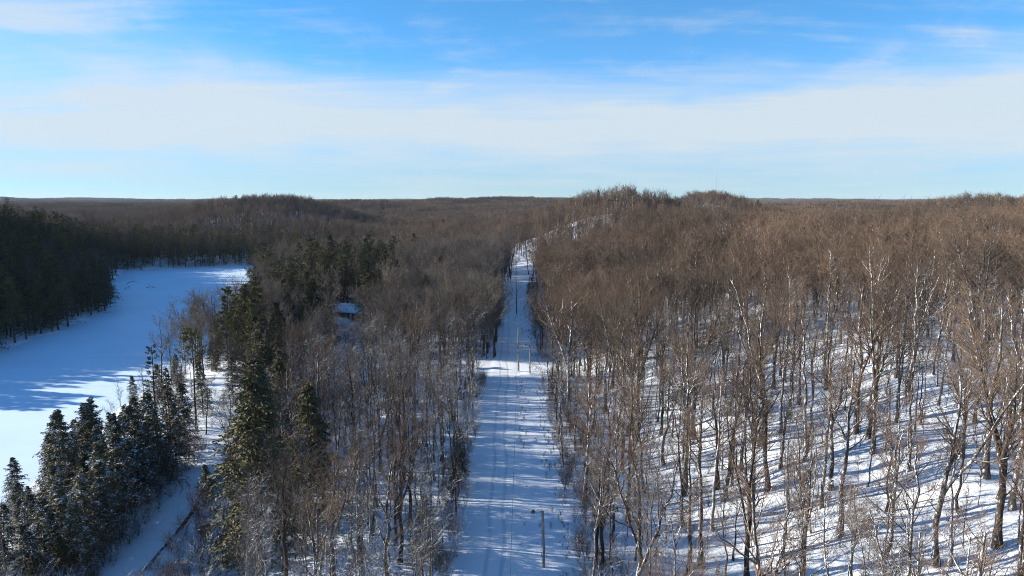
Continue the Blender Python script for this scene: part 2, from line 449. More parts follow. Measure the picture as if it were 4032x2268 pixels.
def plain(name, base, rough=0.8, var=0.3, scale=6.0, spec=0.25, metal=0.0, vscale=None):
    m, nt, b = material(name, base, rough, spec)
    c = mixc_(nt, mrange(nt, noise(nt, scale, 5, 0.65, vscale=vscale), 0.3, 0.7), tuple(x*(1-var) for x in base), tuple(min(1, x*(1+var)) for x in base))
    nt.links.new(c, b.inputs['Base Color']); b.inputs['Metallic'].default_value = metal
    return m
M['pole'] = plain('weathered_pole_wood', (0.225, 0.212, 0.195), 0.85, 0.35, 5.0, vscale=(1, 1, 0.12))
M['dark_pole'] = plain('treated_pole_wood', (0.085, 0.066, 0.052), 0.85, 0.35, 5.0, vscale=(1, 1, 0.12))
M['metal'] = plain('grey_metal', (0.10, 0.10, 0.105), 0.5, 0.2, 4.0, 0.5, 0.6)
M['sign'] = plain('bare_aluminium', (0.32, 0.33, 0.34), 0.5, 0.1, 3.0, 0.5, 0.3)
M['glass'] = plain('lamp_glass', (0.55, 0.55, 0.52), 0.25, 0.05, 3.0, 0.5)
M['wire'] = plain('wire', (0.07, 0.06, 0.06), 0.6, 0.1)
M['ceramic'] = plain('insulator', (0.35, 0.36, 0.38), 0.3, 0.1, 3.0, 0.5)
M['earth'] = plain('bare_earth', (0.055, 0.040, 0.030), 0.95, 0.45, 2.0)
M['siding'] = plain('brown_siding', (0.12, 0.075, 0.05), 0.8, 0.3, 8.0, vscale=(1, 1, 0.2))
M['roofsnow'] = snow_material('roof_snow', bumps=0.15)
M['pane'] = plain('window_glass', (0.05, 0.06, 0.075), 0.1, 0.1, 2.0, 0.6)
M['trim'] = plain('pale_trim', (0.55, 0.53, 0.5), 0.7, 0.1)
M['weed'] = plain('dry_weeds', (0.16, 0.115, 0.075), 0.9, 0.3)
M['mast'] = plain('mast_steel', (0.28, 0.29, 0.31), 0.6, 0.1, 3.0, 0.4, 0.3)

# ------------------------------------------------------------------ the ground
def axis(segs):
    out = [np.arange(a, b, s) for a, b, s in segs]
    return np.concatenate(out)
def grow(a, b, s0, k):
    v = [a]; s = s0
    while v[-1] < b: v.append(v[-1] + s); s *= k
    return np.array(v)
gx = np.concatenate([-grow(130, 9500, 3, 1.075)[::-1], np.arange(-128, -20, 1.8), np.arange(-20, 20, 0.8), np.arange(20, 129, 1.4), grow(130, 9500, 3, 1.075)])
gy = np.concatenate([np.arange(-260, 20, 14.0), np.arange(20, 150, 1.5), np.arange(150, 360, 2.5), grow(360, 10500, 4, 1.035)])
GX, GY = np.meshgrid(gx, gy)
GZ = ground_z(GX, GY)
nyg, nxg = GX.shape
idx = np.arange(nyg*nxg).reshape(nyg, nxg)
quads = np.stack([idx[:-1, :-1], idx[:-1, 1:], idx[1:, 1:], idx[1:, :-1]], -1).reshape(-1, 4)
ground = link('terrain', mesh_np('terrain', np.stack([GX, GY, GZ], -1), None, quads, [M['snow']], None, True))
tag(ground, 'snow-covered rolling ground under the bare woods', 'ground', kind='structure')

def sheet(name, xs_of_y, ys, nx, mat, lift, label, cat, skirt=0.12):
    """a strip of ground following the terrain, its edges turned down into it"""
    V = []
    for y in ys:
        x0, x1 = xs_of_y(y)
        xs = np.linspace(x0, x1, nx)
        zs = ground_z(xs, np.full(nx, y)) + lift
        zs[0] -= skirt; zs[-1] -= skirt
        V.append(np.stack([xs, np.full(nx, y), zs], 1))
    V = np.concatenate(V); n = len(ys)
    ii = np.arange(n*nx).reshape(n, nx)
    q = np.stack([ii[:-1, :-1], ii[:-1, 1:], ii[1:, 1:], ii[1:, :-1]], -1).reshape(-1, 4)
    o = link(name, mesh_np(name, V, None, q, [mat], None, True))
    return tag(o, label, cat, kind='structure')
sheet('road', lambda y: (-6.0 + 0.35*math.sin(y*0.13) + 1.6*float(sm(190, 260, y)), 2.0 + 0.3*math.sin(y*0.21+1)), np.arange(20, 352, 2.0), 9, M['road'], 0.07,
      'straight snow-packed road running through the woods to the hill', 'road')
# the side road, its strip running across
V = []; xs = np.arange(-66, 2.1, 2.0); nyy = 9
for x in xs:
    ys = side_y(x) + np.linspace(-5.5, 5.5, nyy)*(1.3 if x > -10 else 1.0)
    zs = ground_z(np.full(nyy, x), ys) + 0.04
    zs[0] -= 0.1; zs[-1] -= 0.1
    if x > -6.5: zs -= 0.02
    V.append(np.stack([np.full(nyy, x), ys, zs], 1))
ii = np.arange(len(xs)*nyy).reshape(len(xs), nyy)
q = np.stack([ii[:-1, :-1], ii[1:, :-1], ii[1:, 1:], ii[:-1, 1:]], -1).reshape(-1, 4)
tag(link('side_road', mesh_np('side_road', np.concatenate(V), None, q, [M['road']], None, True)),
    'sunlit snowy side road turning off towards the lake', 'road', kind='structure')
sheet('trail', lambda y: (float(trail_x(y))-2.3, float(trail_x(y))+1.6), np.arange(62, 190, 2.0), 7, M['road'], 0.05,
      'snow-covered lakeside trail between the evergreens', 'path')
# cut bank of dark bare earth along the trail
rs = np.random.RandomState(3)
g = Geo(); V = []
ys = np.arange(84, 128, 0.8)
for y in ys:
    x = float(trail_x(y)) + 1.75 + rs.uniform(-.06, .06)
    z0 = float(ground_z(x, y)); w = 0.8 + 0.12*math.sin(y*0.4) + rs.uniform(-.06, .06); h = 0.7 + rs.uniform(-.06, .06)
    V.append([(x-0.1, y, z0-0.15), (x+0.25*w, y, z0+h*0.5), (x+0.7*w, y, z0+h), (x+1.3*w, y, float(ground_z(x+1.3*w, y))+h*0.8), (x+2.2*w, y, float(ground_z(x+2.2*w, y))-0.1)])
V = np.array(V).reshape(-1, 3); n = len(ys); ii = np.arange(n*5).reshape(n, 5)
q = np.stack([ii[:-1, :-1], ii[:-1, 1:], ii[1:, 1:], ii[1:, :-1]], -1).reshape(-1, 4)
fm = np.tile([0, 0, 0, 1], n-1)
tag(link('earth_bank', mesh_np('earth_bank', V, None, q, [M['earth'], M['snow']], fm, False)),
    'dark bare earth bank along the edge of the lakeside trail', 'bank', kind='structure')
# the frozen lake
xs = np.arange(-300, -70, 6.0); ys = np.arange(-120, 560, 6.0)
LX, LY = np.meshgrid(xs, ys); n1_, n2_ = LX.shape
ii = np.arange(n1_*n2_).reshape(n1_, n2_)
q = np.stack([ii[:-1, :-1], ii[:-1, 1:], ii[1:, 1:], ii[1:, :-1]], -1).reshape(-1, 4)
keep = (lake_dist(LX[:-1, :-1]+3, LY[:-1, :-1]+3) < 9).ravel()
lz = LAKE_Z + 0.02*waves(LX, LY, 25, 61)
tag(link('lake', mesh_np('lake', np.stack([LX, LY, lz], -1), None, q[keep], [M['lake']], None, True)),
    'frozen snow-covered lake lying between the wooded banks', 'lake', kind='structure')

# ------------------------------------------------------------------ tree growing
def trunk_line(rs, H, n, lean, wob, top=1.0, r0=None, x0=0, y0=0):
    t = np.linspace(0, 1, n)
    az = rs.uniform(0, 2*np.pi)
    off = np.cumsum(rs.normal(0, wob, (n, 2)), 0); off -= off[0]
    P = np.stack([lean[0]*H*t**1.3 + off[:, 0] + x0, lean[1]*H*t**1.3 + off[:, 1] + y0, H*top*t - 0.25*(t == 0)], 1)
    r0 = r0 or H*0.0105
    Rr = r0*(1 - 0.86*t)**0.85 + r0*0.55*np.exp(-t*H/0.7)
    return P[None], Rr[None]
def at(P, t):
    B, n, _ = P.shape
    f = np.clip(t, 0, 0.9999)*(n-1); i = f.astype(int); w = (f-i)[..., None]
    b = np.arange(B)[:, None]
    p = P[b, i]*(1-w) + P[b, i+1]*w
    T = P[b, i+1] - P[b, i]; T = T/(np.linalg.norm(T, axis=2, keepdims=True) + 1e-9)
    return p, T
def spawn(rs, P, Rd, count, t0, t1, ang, lenf, npts, up, rf, jit=0.05, taper=0.45, length=None, flat=False, rtip=0.25, rmin=0.0, tilt=0.0):
    B, n, _ = P.shape
    t = t0 + (t1-t0)*(np.arange(count)[None] + rs.uniform(0, 1, (B, count)))/count
    p, T = at(P, t)
    f = np.clip(t, 0, 0.9999)*(n-1); i = f.astype(int); w = f-i; b = np.arange(B)[:, None]
    rr = Rd[b, i]*(1-w) + Rd[b, i+1]*w
    L = np.linalg.norm(np.diff(P, axis=1), axis=2).sum(1)[:, None]
    if flat:
        side = np.cross(T, np.array([0, 0, 1.0])); side /= np.linalg.norm(side, axis=2, keepdims=True) + 1e-9
        v = side*np.where((np.arange(count) % 2)[None, :, None] == 0, 1, -1) + rs.normal(0, 0.25, (B, count, 3))
    else:
        v = rs.normal(0, 1, (B, count, 3))
    v -= (v*T).sum(2, keepdims=True)*T; v /= np.linalg.norm(v, axis=2, keepdims=True) + 1e-9
    a = np.radians(rs.uniform(ang[0], ang[1], (B, count)))[..., None]
    d = np.cos(a)*T + np.sin(a)*v
    ln = (L*lenf if length is None else length(t))*rs.uniform(0.65, 1.25, (B, count))*(1 - taper*t)
    s = np.linspace(0, 1, npts)
    Q = p[:, :, None] + d[:, :, None]*(ln[..., None]*s)[..., None]
    Q[..., 2] += up*ln[..., None]*s**2 + tilt*ln[..., None]*s
    if npts > 2 and jit > 0:
        Q += rs.normal(0, 1, Q.shape)*(jit*ln[..., None]*np.minimum(s, 1))[..., None]
    r0 = np.maximum(rr*rf, rmin)
    rad = r0[..., None]*(1 - (1-rtip)*s)
    return Q.reshape(-1, npts, 3), rad.reshape(-1, npts)

def bare_tree(seed, H, start=0.42, limbs=11, lean=(0, 0), wob=0.10, spread=0.42, fork=0, c2=9, c3=7, c4=5, tw=1.0, r0=None, low=2, k=8):
    """returns (trunk Geo, crown Geo): a hardwood without leaves"""
    rs = np.random.RandomState(seed)
    P0, R0 = trunk_line(rs, H, 11, lean, wob, 0.86, r0)
    tg, cg = Geo(), Geo()
    tg.tubes(P0, R0, k)
    leaders = [(P0, R0)]
    for j in range(fork):
        F, FR = spawn(rs, P0, R0, 1, start-0.08+0.1*j, start+0.02+0.1*j, (13, 24), 0, 8, 0.10, 0.82, 0.02, 0.0, lambda t: (H*0.93-H*t*0.86)*1.0, rtip=0.2)
        tg.tubes(F, FR, 6); leaders.append((F, FR))
    Ps, Rs = [], []
    nl = max(3, int(limbs/(1+0.55*fork)))
    for j, (P, Rd) in enumerate(leaders):
        a0, a1 = (start, 0.97) if j == 0 else (0.22, 0.97)
        Q, q = spawn(rs, P, Rd, nl, a0, a1, (24, 54), 0, 7, 0.22, 0.62, 0.045, 0.0, lambda t: H*spread*(0.62 - 0.40*(t-a0)/(1-a0)), rtip=0.18, rmin=0.03)
        Ps.append(Q); Rs.append(q)
    if low:
        Q, q = spawn(rs, P0, R0, low, 0.2, start, (45, 75), 0, 7, 0.15, 0.25, 0.04, 0.0, lambda t: H*spread*0.38, rtip=0.2, rmin=0.02)
        Ps.append(Q); Rs.append(q)
    P1 = np.concatenate(Ps); R1 = np.concatenate(Rs)
    tg.tubes(P1, R1, 5)
    P1a = np.concatenate([P1] + [p[:, -7:] for p, _ in leaders]); R1a = np.concatenate([R1] + [r[:, -7:] for _, r in leaders])
    P2, R2 = spawn(rs, P1a, R1a, c2, 0.15, 1.0, (25, 60), 0.45, 4, 0.20, 0.44, 0.06, 0.35, rtip=0.3, rmin=0.017*tw)
    cg.tubes(P2, R2, 4 if k > 6 else 3)
    P3, R3 = spawn(rs, P2, R2, c3, 0.15, 1.0, (28, 60), 0.46, 3, 0.20, 0.55, 0.06, 0.35, rtip=0.4, rmin=0.011*tw)
    if c4:
        cg.tubes(P3, R3, 3)
        P4, R4 = spawn(rs, P3, R3, c4, 0.15, 1.0, (25, 60), 0.55, 2, 0.12, 0.6, 0, 0.3, rtip=0.4, rmin=0.0075*tw)
        cg.cones(P4, R4)
    else:
        cg.cones(P3, R3)
    return tg, cg

def leaf_tris(rs, P, count, length, width, ang, droop, t0=0.1, t1=1.0, flat=True, roll=0.5):
    """small pointed leaf-spray triangles along the lines P"""
    B, n, _ = P.shape
    t = t0 + (t1-t0)*(np.arange(count)[None] + rs.uniform(0, 1, (B, count)))/count
    p, T = at(P, t)
    if flat:
        side = np.cross(T, np.array([0, 0, 1.0])); side /= np.linalg.norm(side, axis=2, keepdims=True) + 1e-9
        v = side*np.where(rs.uniform(0, 1, (B, count, 1)) < 0.5, 1, -1) + rs.normal(0, 0.35, (B, count, 3))
    else:
        v = rs.normal(0, 1, (B, count, 3))
    v -= (v*T).sum(2, keepdims=True)*T; v /= np.linalg.norm(v, axis=2, keepdims=True) + 1e-9
    a = np.radians(rs.uniform(ang[0], ang[1], (B, count)))[..., None]
    d = np.cos(a)*T + np.sin(a)*v; d[..., 2] -= droop; d /= np.linalg.norm(d, axis=2, keepdims=True)
    w = np.cross(d, np.array([0, 0, 1.0])); w /= np.linalg.norm(w, axis=2, keepdims=True) + 1e-9
    up = np.cross(w, d); ro = rs.normal(0, roll, (B, count, 1))
    w = w*np.cos(ro) + up*np.sin(ro)
    ln = length*rs.uniform(0.6, 1.3, (B, count, 1)); wd = width*rs.uniform(0.7, 1.3, (B, count, 1))
    mid = p + d*ln*0.42
    a_, b_, c_, e_ = p, mid + w*wd*0.5, p + d*ln, mid - w*wd*0.5
    tri = np.concatenate([np.stack([a_, b_, c_], 2), np.stack([a_, c_, e_], 2)], 1)
    return tri.reshape(-1, 3, 3)

def conifer(seed, H, kind, detail=1.0):
    """returns (trunk Geo, crown Geo)"""
    rs = np.random.RandomState(seed)
    tg, cg = Geo(), Geo()
    lean = rs.normal(0, 0.012, 2)
    P0, R0 = trunk_line(rs, H, 11, lean, 0.05, 1.0, H*0.0115)
    tg.tubes(P0, R0, 7)
    k = H/20.0
    if kind == 'hemlock':
        Rb = H*rs.uniform(0.22, 0.29); gap = rs.uniform(-0.32, 0.24, 24)
        prof = lambda t: (Rb*np.clip(1.005-t, 0, 1)**0.74*(1+gap[(t*23).astype(int)]) + 0.2)/0.95
        nb = int(175*detail)
        Q, q = spawn(rs, P0, R0, nb, 0.08, 0.995, (62, 98), 0, 5, -0.24, 0.22, 0.04, 0.0, prof, rtip=0.3, rmin=0.015)
        tg.tubes(Q, q, 3)
        S, s_ = spawn(rs, Q, q, max(4, int(9*detail)), 0.12, 1.0, (35, 65), 0.42, 3, -0.20, 0.5, 0.05, 0.45, flat=True)
        cg.tris(leaf_tris(rs, S, max(3, int(9*detail)), 0.42*k/detail**0.5, 0.165*k/detail**0.7, (15, 65), 0.16, 0.05, 1.0, roll=0.7))
        cg.tris(leaf_tris(rs, Q, max(3, int(9*detail)), 0.45*k, 0.17*k, (15, 55), 0.15, 0.15, 1.0, roll=0.7))
    elif kind == 'spruce':
        Rb = H*0.13
        prof = lambda t: Rb*np.clip(1.01-t, 0, 1)**0.85 + 0.15
        nw = int(24*detail)
        Q, q = spawn(rs, P0, R0, nw*6, 0.10, 0.99, (80, 100), 0, 4, -0.12, 0.2, 0.02, 0.0, prof, rtip=0.3, rmin=0.015)
        tg.tubes(Q, q, 3)
        S, s_ = spawn(rs, Q, q, 6, 0.15, 1.0, (40, 60), 0.36, 3, -0.2, 0.5, 0.03, 0.5, flat=True)
        cg.tris(leaf_tris(rs, S, 4, 0.42*k, 0.17*k, (10, 50), 0.25))
        cg.tris(leaf_tris(rs, Q, 6, 0.45*k, 0.2*k, (10, 50), 0.2))
    elif kind == 'tiered_spruce':
        Rb = H*0.115
        ts = np.linspace(0.25, 0.98, 17)
        Qs, qs = [], []
        for tt in ts:
            Q, q = spawn(rs, P0, R0, 6, tt-0.008, tt+0.008, (72, 92), 0, 5, 0.10, 0.2, 0.03, 0.0, lambda t: Rb*np.clip(1.08-t, 0, 1)**0.55+0.1, rtip=0.3, rmin=0.015)
            Qs.append(Q); qs.append(q)
        Q = np.concatenate(Qs); q = np.concatenate(qs)
        tg.tubes(Q, q, 3)
        S, s_ = spawn(rs, Q, q, 6, 0.35, 1.0, (30, 50), 0.32, 3, 0.10, 0.5, 0.03, 0.4, flat=True)
        cg.tris(leaf_tris(rs, S, 6, 0.34*k, 0.11*k, (15, 60), -0.05, flat=False))
        cg.tris(leaf_tris(rs, Q, 7, 0.36*k, 0.12*k, (15, 60), -0.05, 0.35, 1.0, flat=False))
    elif kind == 'white_pine':
        Rb = H*0.21
        Qs, qs = [], []
        for tt in np.linspace(0.30, 0.985, 15):
            c = rs.randint(3, 6); ff = rs.uniform(0.55, 1.15)
            Q, q = spawn(rs, P0, R0, c, tt-0.012, tt+0.012, (62, 92), 0, 6, 0.18, 0.3, 0.03, 0.0, lambda t: ff*Rb*np.clip(1.12-t, 0, 1)**0.7+0.3, rtip=0.25, rmin=0.02)
            Qs.append(Q); qs.append(q)
        Q = np.concatenate(Qs); q = np.concatenate(qs)
        tg.tubes(Q, q, 4)
        S, s_ = spawn(rs, Q, q, 9, 0.3, 1.0, (25, 58), 0.30, 3, 0.20, 0.5, 0.05, 0.45, flat=True)
        tg.tubes(S, s_, 3)
        cg.tris(leaf_tris(rs, S, int(14*detail), 0.52*k, 0.12*k, (10, 75), -0.22, 0.35, 1.0, flat=False, roll=1.2))
        cg.tris(leaf_tris(rs, Q, int(10*detail), 0.52*k, 0.12*k, (10, 75), -0.22, 0.55, 1.0, flat=False, roll=1.2))
    elif kind == 'red_pine':
        Q, q = spawn(rs, P0, R0, 34, 0.66, 0.99, (45, 80), 0, 5, 0.28, 0.35, 0.05, 0.0, lambda t: H*0.13*np.sin(np.clip((1.03-t)/0.36, 0, 1)*np.pi*0.62+0.35), rtip=0.3, rmin=0.02)
        D, dq = spawn(rs, P0, R0, 12, 0.28, 0.66, (70, 95), 0, 5, 0.04, 0.16, 0.05, 0.0, lambda t: H*0.10+0*t, rtip=0.2, rmin=0.015)
        tg.tubes(Q, q, 4); tg.tubes(D, dq, 3)
        S, s_ = spawn(rs, Q, q, 6, 0.4, 1.0, (25, 55), 0.33, 3, 0.3, 0.5, 0.05, 0.4)
        tg.tubes(S, s_, 3)
        cg.tris(leaf_tris(rs, S, 20, 0.42*k, 0.09*k, (15, 85), -0.3, 0.55, 1.0, flat=False, roll=1.5))
        cg.tris(leaf_tris(rs, Q, 14, 0.42*k, 0.09*k, (15, 85), -0.3, 0.75, 1.0, flat=False, roll=1.5))
    return tg, cg

def shrub(seed, H, stems, spread, c2, c3, rs_=0.02):
    rs = np.random.RandomState(seed); g = Geo()
    base = np.zeros((stems, 6, 3)); s = np.linspace(0, 1, 6)
    az = rs.uniform(0, 2*np.pi, stems); ln = H*rs.uniform(0.5, 1.0, stems); out = spread*rs.uniform(0.2, 1.0, stems)
    base[:, :, 0] = (np.cos(az)*out)[:, None]*s**0.9; base[:, :, 1] = (np.sin(az)*out)[:, None]*s**0.9
    base[:, :, 2] = ln[:, None]*s*(1.1-0.1*s) - 0.1*(s == 0)
    base += rs.normal(0, 0.04*H/3, base.shape)*s[None, :, None]
    rad = rs_*(1-0.75*s)[None]*rs.uniform(0.6, 1.2, (stems, 1))
    g.tubes(base, rad, 4, 0)
    P2, R2 = spawn(rs, base, rad, c2, 0.2, 1.0, (25, 60), 0.36, 3, 0.1, 0.55, 0.05, 0.3, rmin=0.008)
    g.tubes(P2, R2, 3, 1)
    P3, R3 = spawn(rs, P2, R2, c3, 0.1, 1.0, (25, 60), 0.5, 2, 0.08, 0.6, 0, 0.2, rmin=0.006)
    g.cones(P3, R3, 1)
    return g

# ------------------------------------------------------------------ prototypes
PROTO = {}
def proto(key, tg, cg, tm, cm, desc='', smooth=True):
    PROTO[key] = dict(t=tg, c=cg, tm=tm, cm=cm, desc=desc, tme=None, cme=None)
BARE = []
SPEC = [  # seed, H, start, limbs, lean, spread, fork, low, r0, bark, description
    (101, 25, .50, 11, (0.00, 0.00), .36, 0, 2, .27, 'grey_bark', 'straight grey'),
    (102, 25, .44, 12, (0.02, 0.01), .40, 1, 1, .31, 'grey_bark', 'stout forked grey'),
    (103, 24, .46, 10, (0.07, 0.00), .38, 0, 3, .26, 'dark_bark', 'leaning dark'),
    (104, 23, .55, 8, (-.01, 0.01), .27, 0, 1, .19, 'grey_bark', 'slender grey'),
    (105, 26, .40, 13, (0.00, 0.02), .46, 2, 2, .36, 'grey_bark', 'broad-crowned grey'),
    (106, 23, .52, 9, (0.02, -.03), .28, 0, 2, .20, 'dark_bark', 'slender dark'),
    (107, 24, .36, 12, (-.03, 0.02), .40, 2, 0, .30, 'dark_bark', 'low-forked dark'),
    (108, 25, .48, 11, (-.08, 0.02), .38, 1, 2, .28, 'grey_bark', 'leaning grey'),
    (109, 26, .58, 9, (0.00, -.01), .30, 0, 1, .24, 'pale_bark', 'tall straight pale'),
    (110, 24, .50, 11, (0.04, 0.03), .40, 1, 3, .27, 'grey_bark', 'forked grey'),
    (112, 25, .44, 12, (0.02, 0.01), .40, 1, 1, .30, 'pale_bark', 'forked pale'),
]
for i, (sd, H, st, lb, ln, spd, fk, lw, r0, bk, ds) in enumerate(SPEC):
    tg, cg = bare_tree(sd, H, st, lb, ln, 0.20, spd, fk, 8, 6, 4, 1.0, r0*1.2, lw)
    proto('bare%02d' % i, tg, cg, bk, 'twig', ds); BARE.append('bare%02d' % i)
# slimmer, closer-grown trees of the dense wood
SLIM = []
for i, (sd, H, st, lb, ln, spd, fk, r0, bk, ds) in enumerate([
        (121, 20, .55, 8, (0.01, 0), .27, 0, .14, 'pale_bark', 'slim pale'), (122, 21, .58, 8, (-.03, .01), .25, 1, .16, 'dark_bark', 'slim forked dark'),
        (123, 19, .52, 8, (0.04, .02), .29, 0, .13, 'pale_bark', 'slim leaning pale'), (124, 20, .50, 9, (0, -.02), .30, 1, .17, 'grey_bark', 'slim forked grey'),
        (125, 18, .50, 8, (-.02, 0), .28, 0, .12, 'dark_bark', 'slim dark'), (126, 21, .6, 8, (.0, .01), .24, 0, .14, 'pale_bark', 'slim straight pale')]):
    tg, cg = bare_tree(sd, H, st, lb, ln, 0.16, spd, fk, 7, 6, 4, 1.0, r0*1.1, 1, 6)
    proto('slim%02d' % i, tg, cg, bk, 'grey_twig', ds); SLIM.append('slim%02d' % i)
MID = []
for i in range(8):
    sd, H, st, lb, ln, spd, fk, lw, r0, bk, ds = SPEC[i]
    tg, cg = bare_tree(sd+50, H, st, max(7, lb-1), ln, 0.11, spd*1.22, fk, 8, 5, 3, 2.2, r0, 1, 5)
    proto('mid%02d' % i, tg, cg, bk, 'twig', ds); MID.append('mid%02d' % i)
    proto('midgrey%02d' % i, tg, cg, bk, 'mid_grey_twig', ds)
FAR = []
for i in range(6):
    sd, H, st, lb, ln, spd, fk, lw, r0, bk, ds = SPEC[(0, 1, 3, 4, 5, 8)[i]]
    tg, cg = bare_tree(sd+90, H, st, 8, ln, 0.11, spd*1.25, min(fk, 1), 8, 7, 0, 3.9, r0, 0, 4)
    proto('stand%02d' % i, tg, cg, bk, 'far_twig', ds); FAR.append('stand%02d' % i)
rs = np.random.RandomState(5)
small = [bare_tree(700+i, 23, .45, 5, (0, 0), .1, .42, 0, 6, 5, 0, 7.5, .22, 0, 4) for i in range(4)]
PATCH = []
for i in range(4):
    tg, cg = Geo(), Geo()
    for gx_ in range(8):
        for gy_ in range(8):
            a, b_ = small[rs.randint(4)]
            loc = ((gx_-3.5+rs.uniform(-.5, .5))*6.2, (gy_-3.5+rs.uniform(-.5, .5))*6.2, rs.uniform(-3, 0.5))
            rz, sc = rs.uniform(0, 6.28), rs.uniform(0.8, 1.12)
            tg.join(a.moved(loc, rz, sc)); cg.join(b_.moved(loc, rz, sc))
    proto('patch%02d' % i, tg, cg, 'grey_bark', 'far_twig'); PATCH.append('patch%02d' % i)
CON = {}
def con(key, seed, H, kind, mat, desc, detail=1.0):
    tg, cg = conifer(seed, H, kind, detail)
    proto(key, tg, cg, 'cbark', mat, desc); PROTO[key]['H'] = H
HEM, HEMS, HEML = [], [], []
for i in range(4): con('hemlock%02d' % i, 301+i, 20, 'hemlock', 'hemlock', 'dark hemlock'); HEM.append('hemlock%02d' % i)
for i in range(4): con('snowhemlock%02d' % i, 311+i, 14, 'hemlock', 'hemlock_snow', 'snow-dusted hemlock'); HEMS.append('snowhemlock%02d' % i)
for i in range(3): con('farhemlock%02d' % i, 321+i, 20, 'hemlock', 'hemlock', 'dark hemlock', 0.55); HEML.append('farhemlock%02d' % i)
PINE = []
for i in range(3): con('whitepine%02d' % i, 331+i, 24, 'white_pine', 'pine', 'feathery green pine'); PINE.append('whitepine%02d' % i)
con('redpine00', 341, 21, 'red_pine', 'pine', 'tuft-topped pine')
con('spruce00', 351, 18, 'spruce', 'spruce', 'narrow dark spruce')
con('tier00', 361, 20, 'tiered_spruce', 'spruce', 'tiered spruce')
for k, (sd, st_, sp_, mat) in enumerate([(401, 10, 1.6, 'snow_twig'), (402, 13, 2.0, 'snow_twig'), (403, 9, 1.3, 'twig'), (404, 12, 1.7, 'red_twig')]):
    pass
SHRUB_GEO = [shrub(401, 3.2, 11, 1.7, 9, 6), shrub(402, 2.6, 13, 1.9, 9, 6), shrub(403, 4.2, 8, 1.3, 10, 6)]
SAPL_GEO = [bare_tree(501+i, 7.5, .25, 9, (0.03*(i-1), 0), .06, .30, 0, 6, 5, 0, 1.1, .045, 0, 5) for i in range(3)]
for i, (a, b_) in enumerate(SAPL_GEO): proto('sapling%02d' % i, a, b_, 'grey_bark', 'twig', 'thin')

def proto_meshes(key):
    p = PROTO[key]
    if p['tme'] is None:
        p['tme'] = p['t'].mesh(key + '_trunk', [M[p['tm']]], True)
        p['cme'] = p['c'].mesh(key + '_crown', [M[p['cm']]], False)
    return p
HIDDEN = bpy.data.collections.new('woodland_kinds')          # instanced by the masses only, never linked to the scene
_joined = {}
def joined(key):
    if key not in _joined:
        p = PROTO[key]; g = Geo(); g.join(p['t'], 0); g.join(p['c'], 1)
        _joined[key] = g.mesh(key, [M[p['tm']], M[p['cm']]], False)
    return _joined[key]

def mass(name, meshes, pts, which, rot, scl, label, cat):
    """ONE object: many copies of a few meshes stood on points"""
    col = bpy.data.collections.new(name + '_kinds')
    for i, me in enumerate(meshes):
        o = bpy.data.objects.new('%s_kind_%03d' % (name, i), me); col.objects.link(o)
    me = bpy.data.meshes.new(name)
    pts = np.asarray(pts, np.float32)
    me.vertices.add(len(pts)); me.vertices.foreach_set('co', pts.ravel())
    for nm, ty, val in (('which', 'INT', np.asarray(which, np.int32)), ('turn', 'FLOAT_VECTOR', np.asarray(rot, np.float32).ravel()), ('size', 'FLOAT_VECTOR', np.asarray(scl, np.float32).ravel())):
        at_ = me.attributes.new(nm, ty, 'POINT')
        at_.data.foreach_set('value' if ty == 'INT' else 'vector', val)
    o = link(name, me)
    ng = bpy.data.node_groups.new(name, 'GeometryNodeTree')
    ng.interface.new_socket('Geometry', in_out='INPUT', socket_type='NodeSocketGeometry')
    ng.interface.new_socket('Geometry', in_out='OUTPUT', socket_type='NodeSocketGeometry')
    gi = ng.nodes.new('NodeGroupInput'); go = ng.nodes.new('NodeGroupOutput')
    ci = ng.nodes.new('GeometryNodeCollectionInfo'); ci.inputs['Collection'].default_value = col
    ci.inputs['Separate Children'].default_value = True; ci.inputs['Reset Children'].default_value = True
    ip = ng.nodes.new('GeometryNodeInstanceOnPoints'); ip.inputs['Pick Instance'].default_value = True
    def na(nm, ty):
        n = ng.nodes.new('GeometryNodeInputNamedAttribute'); n.data_type = ty; n.inputs['Name'].default_value = nm
        return n.outputs['Attribute']
    ng.links.new(gi.outputs[0], ip.inputs['Points']); ng.links.new(ci.outputs[0], ip.inputs['Instance'])
    ng.links.new(na('which', 'INT'), ip.inputs['Instance Index'])
    ng.links.new(na('turn', 'FLOAT_VECTOR'), ip.inputs['Rotation']); ng.links.new(na('size', 'FLOAT_VECTOR'), ip.inputs['Scale'])
    ng.links.new(ip.outputs[0], go.inputs[0])
    md = o.modifiers.new(name, 'NODES'); md.node_group = ng
    return tag(o, label, cat, kind='stuff')

